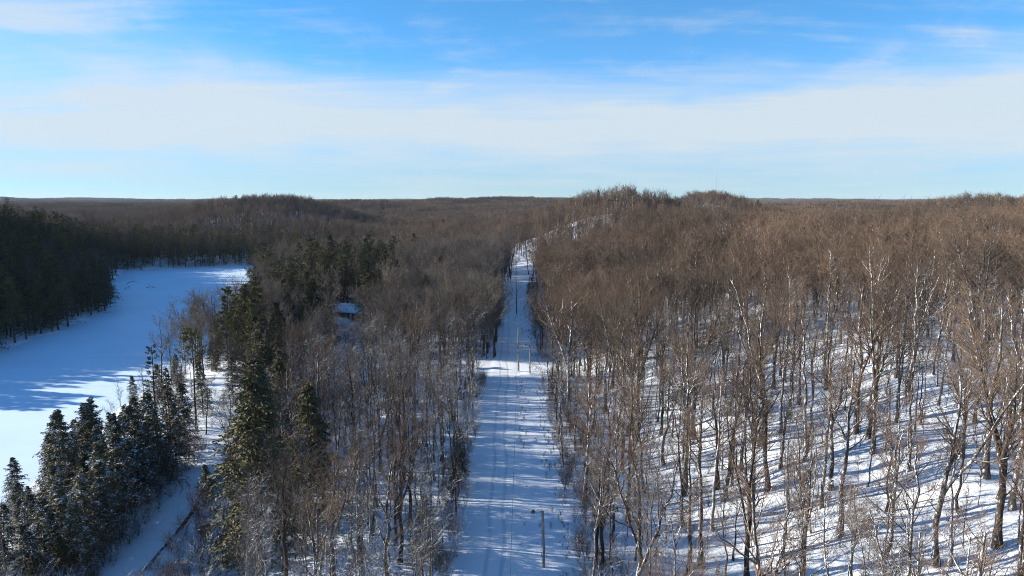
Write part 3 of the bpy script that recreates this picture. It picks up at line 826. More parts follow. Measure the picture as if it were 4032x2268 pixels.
# ------------------------------------------------------------------ where the trees stand
def scatter(x0, x1, y0, y1, cell, seed):
    r = np.random.RandomState(seed)
    xs = np.arange(x0, x1, cell); ys = np.arange(y0, y1, cell)
    X, Y = np.meshgrid(xs, ys)
    X = X + r.uniform(-.48, .48, X.shape)*cell; Y = Y + r.uniform(-.48, .48, Y.shape)*cell
    return X.ravel(), Y.ravel()
def in_wedge(x, y, m=25.0, ml=75.0):
    return (x < 0.78*y + m) & (x > -(0.78*y + ml)) & (y > 22)
def clear_of(x, y):
    """True where a tall tree may stand"""
    s = lake_dist(x, y)
    ok = s > 2.0
    ok &= ~((y < 172) & (x > -7.6) & (x < 8.6))
    ok &= ~((np.abs(y-side_y(x)) < 9.0) & (x > -66) & (x < 8.6))
    ok &= ~((y >= 187) & (y < 350) & (x > -4.2) & (x < 7.4))
    ok &= ~((np.abs(x-trail_x(y)+0.8) < 3.6) & (y > 45) & (y < 205))
    q = x/np.maximum(y, 1)
    ok &= ~((q > np.where(y < 95, -0.80, -0.605)) & (q < -0.425) & (y > 40) & (y < 152) & (x > trail_x(y)))      # open ground beside the trail
    ok &= ~((q > -0.270) & (q < -0.216) & (y > 190) & (y < 262))                      # yard in front of the cabin
    ok &= ~((np.abs(x+60) < 10) & (np.abs(y-261) < 8))
    return ok
# trees that can be told apart: x, y, kind, height scale, turn
HERO = [(35.8, 91.0, 'bare02', 1.08, 2.6), (32.0, 86.5, 'bare07', 0.98, 0.4), (39.0, 77.0, 'bare00', 1.0, 1.0), (27.2, 74.0, 'bare06', 0.95, 3.9),
        (66.9, 112.0, 'bare10', 1.0, 2.0), (71.5, 101.0, 'bare08', 1.05, 0.6), (58.0, 80.0, 'bare04', 0.95, 5.1), (11.0, 98.0, 'bare10', 0.86, 1.2),
        (10.2, 79.0, 'bare05', 0.9, 0.0), (52.0, 96.0, 'bare09', 1.0, 4.0), (9.5, 392.0, 'bare02', 0.85, 3.2), (84.0, 122.0, 'bare04', 1.05, 0.2),
        (-31.0, 168.0, 'bare08', 0.85, 1.0), (-36.5, 226.0, 'bare08', 0.8, 2.0), (60.0, 128.0, 'bare08', 1.1, 2.2), (-20.5, 74.0, 'bare01', 0.8, 0.9), (-14.0, 80.0, 'bare06', 0.8, 2.0),
        (-66.0, 126.0, 'bare09', 0.62, 1.0), (-67.0, 132.0, 'slim03', 0.85, 2.0), (-69.5, 135.0, 'bare04', 0.62, 3.0), (-66.5, 84.0, 'slim00', 0.62, 0.5), (-64.5, 77.0, 'bare09', 0.52, 0.5),
        (-318.0, 520.0, 'bare04', 1.35, 0.0), (-311.0, 524.0, 'bare09', 1.15, 0.0)]
HERO_CON = [(-33.0, 84.0, 'hemlock00', 27, 0.3), (-37.5, 97.0, 'hemlock01', 24, 1.0), (-45.0, 122.0, 'hemlock02', 23, 2.0), (-41.0, 108.0, 'hemlock03', 20, 4.0), (-52.0, 140.0, 'hemlock01', 22, 3.0),
            (-46.3, 99.0, 'snowhemlock01', 8, 1.0), (-28.5, 92.0, 'hemlock02', 21, 5.0), (-49.0, 131.0, 'hemlock03', 22, 0.6), (-57.0, 152.0, 'hemlock00', 21, 0.9), (-40.0, 116.0, 'hemlock00', 22, 2.9),
            (-77.5, 184.0, 'whitepine00', 24, 0.0), (-71.5, 190.0, 'whitepine01', 25, 1.0), (-69.0, 178.0, 'whitepine02', 21, 2.0), (-62.0, 165.0, 'hemlock00', 19, 1.5),
            (-66.5, 139.0, 'redpine00', 21, 0.0), (-69.0, 128.0, 'tier00', 21, 0.0), (-64.5, 124.0, 'spruce00', 18, 0.0), (-70.0, 150.0, 'snowhemlock00', 13, 0.3), (-66.5, 158.0, 'snowhemlock02', 12, 2.3),
            (-151.0, 399.0, 'whitepine01', 25, 0.4), (-30.5, 237.0, 'hemlock02', 21, 0.0), (-18.0, 330.0, 'hemlock01', 18, 0.0), (-11.5, 335.0, 'hemlock03', 17, 0.0),
            (-11.0, 80.5, 'snowhemlock03', 9, 0.0), (65.0, 520.0, 'hemlock01', 20, 0.0), (-8.6, 104.0, 'hemlock03', 8, 0.0), (-9.0, 96.0, 'snowhemlock01', 5, 2.0), (-8.8, 111.0, 'hemlock01', 7, 1.0),
            (-120.0, 330.0, 'whitepine02', 26, 1.0), (-112.0, 318.0, 'whitepine00', 24, 1.0), (-88.0, 330.0, 'hemlock01', 26, 0.5), (-50.0, 352.0, 'hemlock02', 27, 0.5)]
bx, by, bk, bsz, brz = [], [], [], [], []      # bare trees
cx_, cy_, ck, csz, crz = [], [], [], [], []    # evergreens (size = height)
sx_, sy_, sk, ssz, srz = [], [], [], [], []    # saplings
for x, y, k, s, rz in HERO: bx.append(x); by.append(y); bk.append(k); bsz.append(s); brz.append(rz)
for x, y, k, h, rz in HERO_CON: cx_.append(x); cy_.append(y); ck.append(k); csz.append(h); crz.append(rz)
rs = np.random.RandomState(12)
hx = np.array(bx + cx_); hy = np.array(by + cy_)
def take(X, Y):
    m_ = in_wedge(X, Y) & clear_of(X, Y)
    d2 = ((X[:, None]-hx)**2 + (Y[:, None]-hy)**2).min(1)
    m_ &= d2 > 2.2**2
    return X[m_], Y[m_]
def con_share(x, y, s):
    p = np.full(x.shape, 0.012)
    strip = (x < trail_x(y)-3) & (x > -110) & (y < 152)
    p = np.where(strip, np.where(y < 122, 0.76, 0.45), p)
    p = np.where((x > trail_x(y)) & (y < 172), 0.0, p)
    p = np.where((x < -52) & (x > -112) & (y >= 146) & (y < 240), 0.36, p)
    knoll = ((x+78)/52)**2 + ((y-300)/78)**2 < 1
    p = np.where(knoll & (x < -0.165*y), 0.86, p)
    p = np.where((x > -160) & (x < -90) & (y > 235) & (s < 26), 0.55, p)
    p = np.where((x < -150) & (s < 48), 0.85, p)
    p = np.where((x < -150) & (s >= 48) & (s < 120), 0.32, p)
    p = np.where((x < -150) & (s >= 110) & (y < 700), 0.06, p)
    p = np.where((x > 8) & (y < 420) | (x > -45) & (y < 236), 0.0, p)
    p = np.where((y > 236) & (y < 350) & (np.abs(x-1.5) < 10.5), 0.75, p)
    p = np.where((y > 534) & (y < 620) & (x < -150), 0.45, p)
    return p
zones = [  # x0, x1, y0, y1, cell, test
    (8, 32, 24, 172, 5.2, lambda x, y: x > 0), (32, 190, 24, 172, 5.9, lambda x, y: x > 0),
    (-60, -7, 24, 172, 4.3, lambda x, y: (x < 0) & (x > trail_x(y))),
    (-130, -48, 60, 172, 3.3, lambda x, y: x <= trail_x(y)),
    (-420, 8, 172, 420, 4.6, lambda x, y: x < 8),
    (-300, -150, 176, 190, 5.2, lambda x, y: x < -150),
    (-48, 8, 188, 345, 3.4, lambda x, y: (x < 0) & (x > -40)),
    (8, 380, 172, 420, 4.9, lambda x, y: x >= 8),
    (-900, 900, 420, 1040, 5.6, lambda x, y: x < 9999)]
for zi, (x0, x1, y0, y1, cell, test) in enumerate(zones):
    X, Y = scatter(x0, x1, y0, y1, cell, 40+zi)
    k = test(X, Y); X, Y = take(X[k], Y[k])
    s = lake_dist(X, Y)
    if zi == 4:
        k = ~((X > -40) & (Y > 188) & (Y < 345)); X, Y, s = X[k], Y[k], s[k]
    # the open snowy slope where the road meets the hill
    k = ~((X > 0) & (X < 12) & (Y > 345) & (Y < 436)) & ~((X >= 12) & (X < 44) & (Y > 365) & (Y < 460) & (rs.uniform(0, 1, X.shape) < 0.3)); X, Y, s = X[k], Y[k], s[k]
    k = ~((X > 14) & (np.hypot(X, Y) < 80) & (rs.uniform(0, 1, X.shape) < 0.35)); X, Y, s = X[k], Y[k], s[k]      # the near slope is open
    k = ~((X < trail_x(Y)-2) & (X > -112) & (Y > 121) & (Y < 176) & (rs.uniform(0, 1, X.shape) < 0.80)); X, Y, s = X[k], Y[k], s[k]      # thin fringe along the shore
    k = ~((X < -0.70*Y) & (X > -112) & (Y < 125) & (rs.uniform(0, 1, X.shape) < 0.25)); X, Y, s = X[k], Y[k], s[k]
    isc = rs.uniform(0, 1, X.shape) < con_share(X, Y, s)
    for x, y, c, sd in zip(X, Y, isc, s):
        d = math.hypot(x, y); rz = rs.uniform(0, 6.283); s_near = sd
        if c:
            edge = abs(x-1.5) < 11 and 236 < y < 350
            strip = x < trail_x(y)-3 and -112 < x and y < 240
            h = rs.uniform(5, 10) if edge else (rs.uniform(7, 17)*(0.72 if x < -0.70*y else 0.9 if s_near < 5 else 1.0) if strip else rs.uniform(10, 25))
            if strip: key = HEMS[rs.randint(4)] if rs.uniform() < 0.8 else HEM[rs.randint(4)]
            elif d > 260: key = HEML[rs.randint(3)] if rs.uniform() < 0.85 else PINE[rs.randint(3)]
            else: key = HEM[rs.randint(4)] if rs.uniform() < 0.8 else PINE[rs.randint(3)]
            cx_.append(x); cy_.append(y); ck.append(key); csz.append(h); crz.append(rz)
        else:
            left = zi in (2, 6)
            if zi == 3: key, sc = SLIM[rs.randint(6)], rs.uniform(0.42, 0.72)*(0.6 if s_near < 7 or x < -0.70*y else 1.0)
            elif left and d < 170: key, sc = (SLIM[rs.randint(6)] if rs.uniform() < 0.85 else BARE[rs.randint(10)]), rs.uniform(0.72, 1.05)
            elif d < 165: key, sc = (BARE[rs.randint(10)] if rs.uniform() < 0.5 else SLIM[rs.randint(6)]), rs.uniform(0.68, 1.14)*(0.9 if x > 45 else 1.0)
            elif d < 430: key, sc = (MID[rs.randint(8)] if x > 0 else 'midgrey%02d' % rs.randint(8)), rs.uniform(0.6, 1.02)*(0.9 if left else 1.0)
            else: key, sc = FAR[rs.randint(6)], rs.uniform(0.62, 0.90)
            bx.append(x); by.append(y); bk.append(key); bsz.append(sc); brz.append(rz)
# thin saplings between the trees
for x0, x1, y0, y1, cell, zi in ((9, 150, 30, 150, 4.6, 0), (-58, -7, 30, 200, 4.8, 1), (-110, -62, 65, 160, 7.5, 2)):
    X, Y = scatter(x0, x1, y0, y1, cell, 90+zi); m_ = in_wedge(X, Y) & clear_of(X, Y); X, Y = X[m_], Y[m_]
    for x, y in zip(X, Y):
        if zi == 1 and x < trail_x(y)+4: continue
        sx_.append(x); sy_.append(y); sk.append('sapling%02d' % rs.randint(3)); ssz.append(rs.uniform(0.4, 1.2)); srz.append(rs.uniform(0, 6.283))
bx, by, bsz, brz, bk = np.array(bx), np.array(by), np.array(bsz), np.array(brz), np.array(bk)
cx_, cy_, csz, crz, ck = np.array(cx_), np.array(cy_), np.array(csz), np.array(crz), np.array(ck)
sx_, sy_, ssz, srz, sk = np.array(sx_), np.array(sy_), np.array(ssz), np.array(srz), np.array(sk)
bz = ground_z(bx, by) - 0.12; cz_ = ground_z(cx_, cy_) - 0.12; sz_ = ground_z(sx_, sy_) - 0.05

PIT = R(7.35); FPX = 24/36
def frame(x, y, z):
    """place in the picture, 0..1 across and down, and depth"""
    dz = z - 45.0
    f = y*math.cos(PIT) - dz*math.sin(PIT); u = y*math.sin(PIT) + dz*math.cos(PIT)
    return 0.5 + FPX*x/f, 0.5 - FPX*u/f*16/9, f
def nearest(x, y, z, h, count, n_first):
    """the first n_first always, then those that show largest"""
    u1, v1, f = frame(x, y, z + h*0.9)
    u0, v0, _ = frame(x, y, z + h*0.45)
    seen = (u1 > -0.01) & (u1 < 1.01) & (v1 < 0.985) & (f > 5)
    size = np.where(seen, h/f*np.clip((1.02-v1)/np.maximum(v0-v1, 1e-3), 0, 1), 0)
    size[:n_first] = 99
    order = np.argsort(-size)[:count]
    pick = np.zeros(len(x), bool); pick[order] = size[order] > 0
    return pick
pb = nearest(bx, by, bz, 24*bsz, 300, len(HERO))
pc = nearest(cx_, cy_, cz_, csz, 190, len(HERO_CON))
ps = nearest(sx_, sy_, sz_, 7.5*ssz, 150, 0)

# ------------------------------------------------------------------ single trees
ORD = ['', 'first', 'second', 'third', 'fourth', 'fifth', 'sixth', 'seventh', 'eighth', 'ninth', 'tenth', 'eleventh', 'twelfth', 'thirteenth', 'fourteenth', 'fifteenth',
       'sixteenth', 'seventeenth', 'eighteenth', 'nineteenth', 'twentieth']
def nth(n):
    if n <= 20: return ORD[n]
    t, o = divmod(n, 10)
    tens = {2: 'twent', 3: 'thirt', 4: 'fort', 5: 'fift', 6: 'sixt', 7: 'sevent', 8: 'eight', 9: 'ninet'}[t]
    return tens + 'ieth' if o == 0 else tens + 'y-' + ORD[o]
def rows_of(x, y, side):
    """number things of one zone: rows by distance, then places counted away from the road"""
    order = np.argsort(y); n = len(x); rows = max(1, int(math.ceil(n/12.0)))
    out = {}
    for r, chunk in enumerate(np.array_split(order, rows)):
        for j, i in enumerate(sorted(chunk, key=lambda q: abs(x[q]))):
            out[int(i)] = (r+1, j+1)
    return out
def stand(name, key, loc, rz, scale, label, cat, group):
    p = proto_meshes(key)
    o = empty(name, loc, rz, scale)
    link('trunk', p['tme'], o); link('crown', p['cme'], o)
    return tag(o, label, cat, group)
# hand-written labels for the trees one can find at a glance
SPECIAL = {0: 'thick dark tree curving upward, its snowy foot alone in the clearing', 1: 'leaning grey tree with bare foot just below the curving dark trunk',
           3: 'gnarled dark tree with low forked limbs at the bottom edge, nearest the lamp post', 4: 'pale tree on the brow of the snowy ridge',
           7: 'whitish forked tree at the road edge beyond the lamp post', 8: 'slender dark tree beside the nearest lamp post at the road edge',
           10: 'dark leaning tree standing against the sunlit snowy hill slope at the road end', 12: 'tall pale tree rising above the dense wood beside the side road',
           13: 'pale-trunked tree in front of the snowy cabin roof', 17: 'bare tree by the tuft-topped pine on the lakeside trail', 18: 'slim bare tree between the narrow spruce and the tuft-topped pine',
           19: 'bare broad tree behind the tuft-topped pine at the lake shore', 20: 'small bare tree leaning over the white lake at the picture edge', 21: 'thin bare tree at the bottom corner beside the snowy lake',
           22: 'tallest bare tree standing above the far lake bank skyline', 23: 'second bare tree above the far lake bank skyline, beside the tallest'}
def zone_of(x, y):
    if x > 0: return 'R1' if x < 13 and y < 172 else ('R2' if y < 400 else 'F')
    if x > trail_x(min(y, 210)) and y < 172: return 'L1' if x > -11 else 'L2'
    if y >= 172 and x > -60: return 'L3'
    return 'L4'
ZTXT = {'R1': ('at the sunny road edge', 'trees along the sunny road edge'), 'R2': ('on the snowy slope', 'trees on the snowy slope right of the road'),
        'F': ('on the far hill', 'trees on the hill'), 'L1': ('at the shaded road edge', 'trees along the shaded road edge'), 'L2': ('in the dense wood', 'trees of the dense wood'),
        'L3': ('beyond the side road', 'trees beyond the side road'), 'L4': ('on the lake shore', 'bare trees by the lake')}
def label_by_zone(ix, iy, idxs, make):
    zs = {}
    for i in idxs: zs.setdefault(zone_of(ix[i], iy[i]), []).append(i)
    res = {}
    for z, ii in zs.items():
        pos = rows_of(ix[ii], iy[ii], z)
        for j, i in enumerate(ii):
            r, c = pos[j]
            res[i] = (make(i, ZTXT[z][0], r, c), ZTXT[z][1])
    return res
ids = [int(i) for i in np.where(pb)[0]]
lab = label_by_zone(bx, by, ids, lambda i, z, r, c: '%s bare tree %s, %s row, %s from road' % (PROTO[bk[i]]['desc'], z, nth(r), nth(c)))
for i in ids:
    l, gname = lab[i]
    if i in SPECIAL: l = SPECIAL[i]
    stand('bare_tree', bk[i], (bx[i], by[i], bz[i]), brz[i], bsz[i], l, 'tree', gname)
CON_NAME = {'hemlock': 'hemlock_tree', 'snowhemlock': 'hemlock_tree', 'farhemlock': 'hemlock_tree', 'whitepine': 'pine_tree', 'redpine': 'pine_tree', 'spruce': 'spruce_tree', 'tier': 'spruce_tree'}
CON_SPECIAL = {0: 'biggest dark hemlock with long trunk showing, at the front of the dense wood', 1: 'tall dark hemlock directly behind the biggest hemlock', 5: 'small snow-dusted hemlock by the earth bank of the trail', 10: 'feathery pine leaning out over the blue lake shadow', 11: 'tallest feathery pine of the lakeside pair', 14: 'tuft-topped pine with long bare trunk beside the trail', 15: 'tiered spruce with open whorled branches against the lake', 16: 'narrow spire-shaped dark spruce beside the tiered spruce', 19: 'lone sunlit pine at the far tip of the lake shore', 20: 'dark hemlock alone among bare trees near the cabin', 23: 'small snowy hemlock at the bottom edge by the road', 24: 'lone dark hemlock on the far hill', 25: 'low dark hemlock branching over the shaded road edge'}
ids = [int(i) for i in np.where(pc)[0]]
def czone(i):
    x, y = cx_[i], cy_[i]
    if x < -150: return 'on the far lake bank', 'evergreens on the far lake bank'
    if x < trail_x(min(y, 210)) and y < 240: return 'in the lakeside strip', 'evergreens between trail and lake'
    if abs(x) < 13 and y > 230: return 'lining the far narrow road', 'low evergreens along the far road'
    if y >= 200: return 'on the evergreen knoll', 'evergreens on the knoll'
    return 'in the dense wood', 'evergreens in the dense wood'
zs = {}
for i in ids: zs.setdefault(czone(i), []).append(i)
for (zt, gname), ii in zs.items():
    pos = rows_of(cx_[ii], cy_[ii], zt)
    for j, i in enumerate(ii):
        r, c = pos[j]
        key = str(ck[i]); kind = key.rstrip('0123456789')
        l = CON_SPECIAL.get(i) or '%s %s, %s row, %s from road' % (PROTO[key]['desc'], zt, nth(r), nth(c))
        stand(CON_NAME[kind], key, (cx_[i], cy_[i], cz_[i]), crz[i], csz[i]/PROTO[key]['H'], l, 'tree', gname)
ids = [int(i) for i in np.where(ps)[0]]
lab = label_by_zone(sx_, sy_, ids, lambda i, z, r, c: 'thin sapling %s, %s row, %s from road' % (z, nth(r), nth(c)))
for i in ids:
    l, gname = lab[i]
    stand('sapling', sk[i], (sx_[i], sy_[i], sz_[i]), srz[i], ssz[i], l, 'sapling', gname.replace('trees', 'saplings'))

# ------------------------------------------------------------------ the rest of the woods, as masses
def rest(name, x, y, z, key, sc, rz, pick, label, cat):
    k = ~pick
    kinds = sorted(set(key[k])); lut = {q: i for i, q in enumerate(kinds)}
    n = int(k.sum())
    rot = np.zeros((n, 3)); rot[:, 2] = rz[k]
    r = np.random.RandomState(9); rot[:, :2] = r.normal(0, 0.03, (n, 2))
    s3 = np.repeat(sc[k][:, None], 3, 1)
    mass(name, [joined(q) for q in kinds], np.stack([x[k], y[k], z[k]], 1), [lut[q] for q in key[k]], rot, s3, label, cat)
rest('woods', bx, by, bz, bk, bsz, brz, pb, 'bare brown hardwood forest covering the slopes and hills', 'forest')
rest('evergreen_woods', cx_, cy_, cz_, ck, csz/np.array([PROTO[str(q)]['H'] for q in ck]), crz, pc, 'dark evergreens massed along the far lake bank and hills', 'forest')
rest('sapling_thicket', sx_, sy_, sz_, sk, ssz, srz, ps, 'thicket of thin saplings between the tree trunks', 'saplings')
px_, py_, pk_ = [], [], []
for y0, y1, cell, sc in ((1045, 2600, 43, 1.0), (2600, 9400, 74, 1.5)):
    X, Y = scatter(-0.80*y1-100, 0.80*y1+100, y0, y1, cell, 77)
    k = (np.abs(X) < 0.79*Y+80); px_.append(X[k]); py_.append(Y[k]); pk_.append(np.full(k.sum(), sc))
px_ = np.concatenate(px_); py_ = np.concatenate(py_); pk_ = np.concatenate(pk_)
rs = np.random.RandomState(31)
rot = np.zeros((len(px_), 3)); rot[:, 2] = rs.randint(0, 4, len(px_))*math.pi/2
mass('far_woods', [joined(q) for q in PATCH], np.stack([px_, py_, ground_z(px_, py_)-1.0], 1), rs.randint(0, 4, len(px_)), rot,
     np.stack([pk_, pk_, 0.85+0.1*pk_], 1), 'distant bare forest rolling away to the horizon', 'forest')
# brush: snow-laden shrubs under the near trees
ux, uy, uk, us = [], [], [], []
rs = np.random.RandomState(55)
for x0, x1, y0, y1, cell, kinds in ((-62, -7, 40, 170, 3.6, (0, 1, 0, 1, 1)), (-100, -58, 62, 170, 4.6, (0, 1)), (8, 13, 40, 172, 1.6, (2, 3, 1)), (-10, -6.6, 40, 172, 1.7, (2, 0, 1)), (-8.5, -4.8, 188, 345, 2.0, (2, 1)),
                                   (8, 11, 188, 345, 2.0, (2, 1)), (12, 120, 40, 170, 8.0, (2, 3)), (-60, -36, 62, 150, 1.9, (0, 1, 3, 3))):
    X, Y = scatter(x0, x1, y0, y1, cell, int(x0)+300)
    k = in_wedge(X, Y) & (lake_dist(X, Y) > 1.5) & (np.abs(X-trail_x(Y)) > 3.0) & ~((X > -6.8) & (X < 7.6)) & ~((np.abs(Y-side_y(X)) < 8) & (X > -66)); X, Y = X[k], Y[k]
    for x, y in zip(X, Y): ux.append(x); uy.append(y); uk.append(kinds[rs.randint(len(kinds))]); us.append(rs.uniform(0.45, 1.15)*(1.35 if x0 == -60 else 1.0))
ux, uy, us = np.array(ux), np.array(uy), np.array(us)
sm_ = [SHRUB_GEO[0].mesh('brush_a', [M['snow_twig'], M['snow_twig']]), SHRUB_GEO[1].mesh('brush_b', [M['snow_twig'], M['snow_twig']]),
       SHRUB_GEO[2].mesh('brush_c', [M['dark_bark'], M['twig']]), SHRUB_GEO[2].mesh('brush_d', [M['dark_bark'], M['red_twig']])]
rot = np.zeros((len(ux), 3)); rot[:, 2] = rs.uniform(0, 6.283, len(ux))
mass('undergrowth', sm_, np.stack([ux, uy, ground_z(ux, uy)-0.03], 1), uk, rot, np.repeat(us[:, None], 3, 1), 'snow-dusted brush growing under the trees and along the verges', 'brush')
# dry weeds sticking out of the snow on the road verge
wx, wy = [], []
X, Y = scatter(1.2, 8.4, 55, 330, 0.9, 88)
k = (rs.uniform(0, 1, X.shape) < 0.05 + 0.5*np.exp(-((X-7.6)/1.6)**2) + 0.45*np.exp(-((X-1.9)/0.5)**2)*((Y > 118) & (Y < 165))); wx, wy = X[k], Y[k]
wme = shrub(601, 0.75, 9, 0.35, 4, 2, 0.008).mesh('weed_a', [M['weed'], M['weed']]); wme2 = shrub(602, 0.5, 7, 0.3, 3, 2, 0.008).mesh('weed_b', [M['weed'], M['weed']])
rot = np.zeros((len(wx), 3)); rot[:, 2] = rs.uniform(0, 6.283, len(wx))
mass('weeds', [wme, wme2], np.stack([wx, wy, ground_z(wx, wy)], 1), rs.randint(0, 2, len(wx)), rot, np.repeat(rs.uniform(0.6, 1.5, len(wx))[:, None], 3, 1), 'dry brown weeds poking through the snow on the road verge', 'weeds')

# ------------------------------------------------------------------ poles, wires, sign, cabin, mast, driftwood
def pole_mesh(h, r0, r1, seed):
    rs = np.random.RandomState(seed); z = np.linspace(-0.3, h, 9)
    P = np.stack([rs.normal(0, 0.012, 9).cumsum(), rs.normal(0, 0.012, 9).cumsum(), z], 1); P[:, :2] -= P[0, :2]
    g = Geo().tubes(P, np.linspace(r0, r1, 9), 12, 0, True)
    return g, P[-1]
def lamp_post(loc, h, lean, label, loop=False):
    o = empty('lamp_post', loc); o.rotation_euler = (0, lean, 0)
    g, top = pole_mesh(h, 0.17, 0.115, int(h*10))
    link('pole', g.mesh('lamp_pole', [M['pole']], True), o)
    a = Geo(); s = np.linspace(0, 1, 8)
    arm = np.stack([-0.05-0.95*s, 0*s, h-0.22+0.28*np.sin(s*2.4)], 1)
    a.tubes(arm, np.full(8, 0.03), 6, 0, True); a.box((-0.06, 0, h-0.22), (0.16, 0.14, 0.3))
    link('arm', a.mesh('lamp_arm', [M['metal']]), o)
    hx_, hz_ = arm[-1, 0]-0.16, arm[-1, 2]
    hd = Geo(); zz_ = np.array([0.17, 0.15, 0.05, -0.08, -0.17]); rr_ = np.array([0.05, 0.16, 0.22, 0.245, 0.25])
    hd.tubes(np.stack([np.full(5, hx_), 0*zz_, hz_+zz_], 1)[::-1], rr_[::-1], 12, 0, True)
    head = link('lamp_head', hd.mesh('lamp_head', [M['metal']], True), o)
    gl = Geo(); zz_ = np.array([-0.175, -0.25, -0.33, -0.36]); rr_ = np.array([0.21, 0.2, 0.13, 0.02])
    gl.tubes(np.stack([np.full(4, hx_), 0*zz_, hz_+zz_], 1), rr_, 12, 0, True)
    link('lens', gl.mesh('lamp_lens', [M['glass']], True), head)
    c = Geo(); s = np.linspace(0.15, h-0.3, 6)
    c.tubes(np.stack([np.interp(s, [0, h], [-0.175, -0.125])-0.02, 0*s-0.02, s], 1), np.full(6, 0.022), 5, 0, True)
    c.box((-0.20, -0.02, 1.7), (0.10, 0.14, 0.5))
    link('conduit', c.mesh('conduit', [M['metal']]), o)
    if loop:
        s = np.linspace(0, np.pi*1.1, 12)
        c = Geo().tubes(np.stack([0.12+0.75*np.clip(np.linspace(0, 1.3, 12), 0, 1)*1.0, 0*s, h-0.15-0.75*np.clip(np.linspace(-0.9, 1, 12), 0, 1)], 1), np.full(12, 0.045), 6, 0, True)
        link('bracket', c.mesh('bracket', [M['pole']]), o)
    return tag(o, label, 'lamp post', 'lamp posts on the road verge')
lamp_post((3.9, 79.0, float(ground_z(3.9, 79.0))-0.02), 7.3, R(-1.2), 'wooden lamp post with dark lamp head at the bottom of the road')
lamp_post((4.7, 173.5, float(ground_z(4.7, 173.5))-0.02), 7.6, R(-0.4), 'shorter pale lamp post on the snowbank at the side road', True)
def utility_pole(loc, h, mat, label):
    o = empty('utility_pole', loc)
    g, top = pole_mesh(h, 0.19, 0.13, int(loc[1])+int(h*7))
    link('pole', g.mesh('utility_pole_shaft', [mat], True), o)
    a = Geo(); a.tubes(np.array([(0, 0, h), (0, 0, h+0.08), (0, 0, h+0.2)]), np.array([0.05, 0.075, 0.035]), 8, 0, True)
    link('insulator', a.mesh('insulator', [M['ceramic']]), o)
    for zb in (h*0.55, h*0.43):
        a = Geo().box((-0.22, 0, zb), (0.16, 0.16, 0.42)); a.box((-0.12, 0, zb), (0.1, 0.05, 0.06))
        link('bracket', a.mesh('pole_bracket', [M['metal']]), o)
    return tag(o, label, 'utility pole', 'utility poles on the road verge')
UP = [(-1.2, -6.0, 11.2, 'pole', 'wooden utility pole under the viewpoint carrying the road wire'), (1.7, 176.5, 11.6, 'pole', 'sunlit wooden utility pole taller than the lamp post beside it'),
      (1.75, 267.0, 10.6, 'dark_pole', 'dark utility pole in the shaded narrow part of the road'), (2.1, 345.0, 11.0, 'dark_pole', 'far dark utility pole where the road meets the hill')]
tops = []
for x, y, h, mt, lb in UP:
    z = float(ground_z(x, y)); utility_pole((x, y, z-0.02), h, M[mt], lb); tops.append((x, y, z+h+0.16))
for a_, b_, lb in ((0, 1, 'thin overhead wire hanging above the near road'), (1, 2, 'thin overhead wire between the sunlit pole and the dark pole'), (2, 3, 'thin overhead wire between the two dark poles')):
    s = np.linspace(0, 1, 24)[:, None]; A, B_ = np.array(tops[a_]), np.array(tops[b_])
    P = A*(1-s) + B_*s; P[:, 2] -= 4*0.9*(s*(1-s))[:, 0]*np.linalg.norm(B_-A)/180
    tag(link('overhead_wire', Geo().tubes(P, np.full(24, 0.022), 5, 0, True).mesh('wire', [M['wire']], True)), lb, 'wire', 'wires along the road')
# sign seen from behind
o = empty('road_sign', (-56.9, 105.5, float(ground_z(-56.9, 105.5))-0.05))
g = Geo(); g.box((0, 0, 1.35), (0.11, 0.10, 2.9)); link('post', g.mesh('sign_post', [M['dark_pole']]), o)
d_ = 0.62; v = [(-d_, 0.07, 2.2), (0, 0.07, 2.2-d_), (d_, 0.07, 2.2), (0, 0.07, 2.2+d_)]; v2 = [(a, 0.085, c) for a, _, c in v]
g = Geo().add(v+v2, None, [(0, 1, 2, 3), (7, 6, 5, 4), (0, 4, 5, 1), (1, 5, 6, 2), (2, 6, 7, 3), (3, 7, 4, 0)])
link('plate', g.mesh('sign_plate', [M['sign']]), o)
tag(o, 'diamond sign on a dark post, seen from behind beside the lakeside trail', 'sign')
# cabin half hidden in the wood
cz0 = float(ground_z(-60, 261))-0.15
o = empty('cabin', (-60.5, 261.0, cz0), R(-24))
L_, W_, hw, hr = 13.0, 9.5, 2.5, 4.7
g = Geo(); hL, hW = L_/2, W_/2
g.add([(-hL, -hW, 0), (hL, -hW, 0), (hL, hW, 0), (-hL, hW, 0), (-hL, -hW, hw), (hL, -hW, hw), (hL, hW, hw), (-hL, hW, hw), (-hL, 0, hr-0.1), (hL, 0, hr-0.1)],
      [(4, 8, 7), (5, 6, 9)], [(0, 1, 5, 4), (1, 2, 6, 5), (2, 3, 7, 6), (3, 0, 4, 7)])
link('wall', g.mesh('cabin_wall', [M['siding']]), o)
e = 0.6; zl = hw - e*(hr-hw)/hW
def slab(sgn, t0, t1, ex):
    yy = sgn*(hW+e)
    a = [(-hL-ex, yy, zl+t0), (hL+ex, yy, zl+t0), (hL+ex, 0, hr+t0), (-hL-ex, 0, hr+t0)]; b2 = [(x, y, z+t1-t0) for x, y, z in a]
    return Geo().add(a+b2, None, [(0, 1, 2, 3), (7, 6, 5, 4), (0, 4, 5, 1), (1, 5, 6, 2), (2, 6, 7, 3), (3, 7, 4, 0)])
rf = link('roof', slab(-1, 0.02, 0.16, e).join(slab(1, 0.02, 0.16, e)).mesh('cabin_roof', [M['siding']]), o)
link('snow_cover', slab(-1, 0.165, 0.42, e-0.06).join(slab(1, 0.165, 0.42, e-0.06)).mesh('cabin_roof_snow', [M['roofsnow']]), rf)
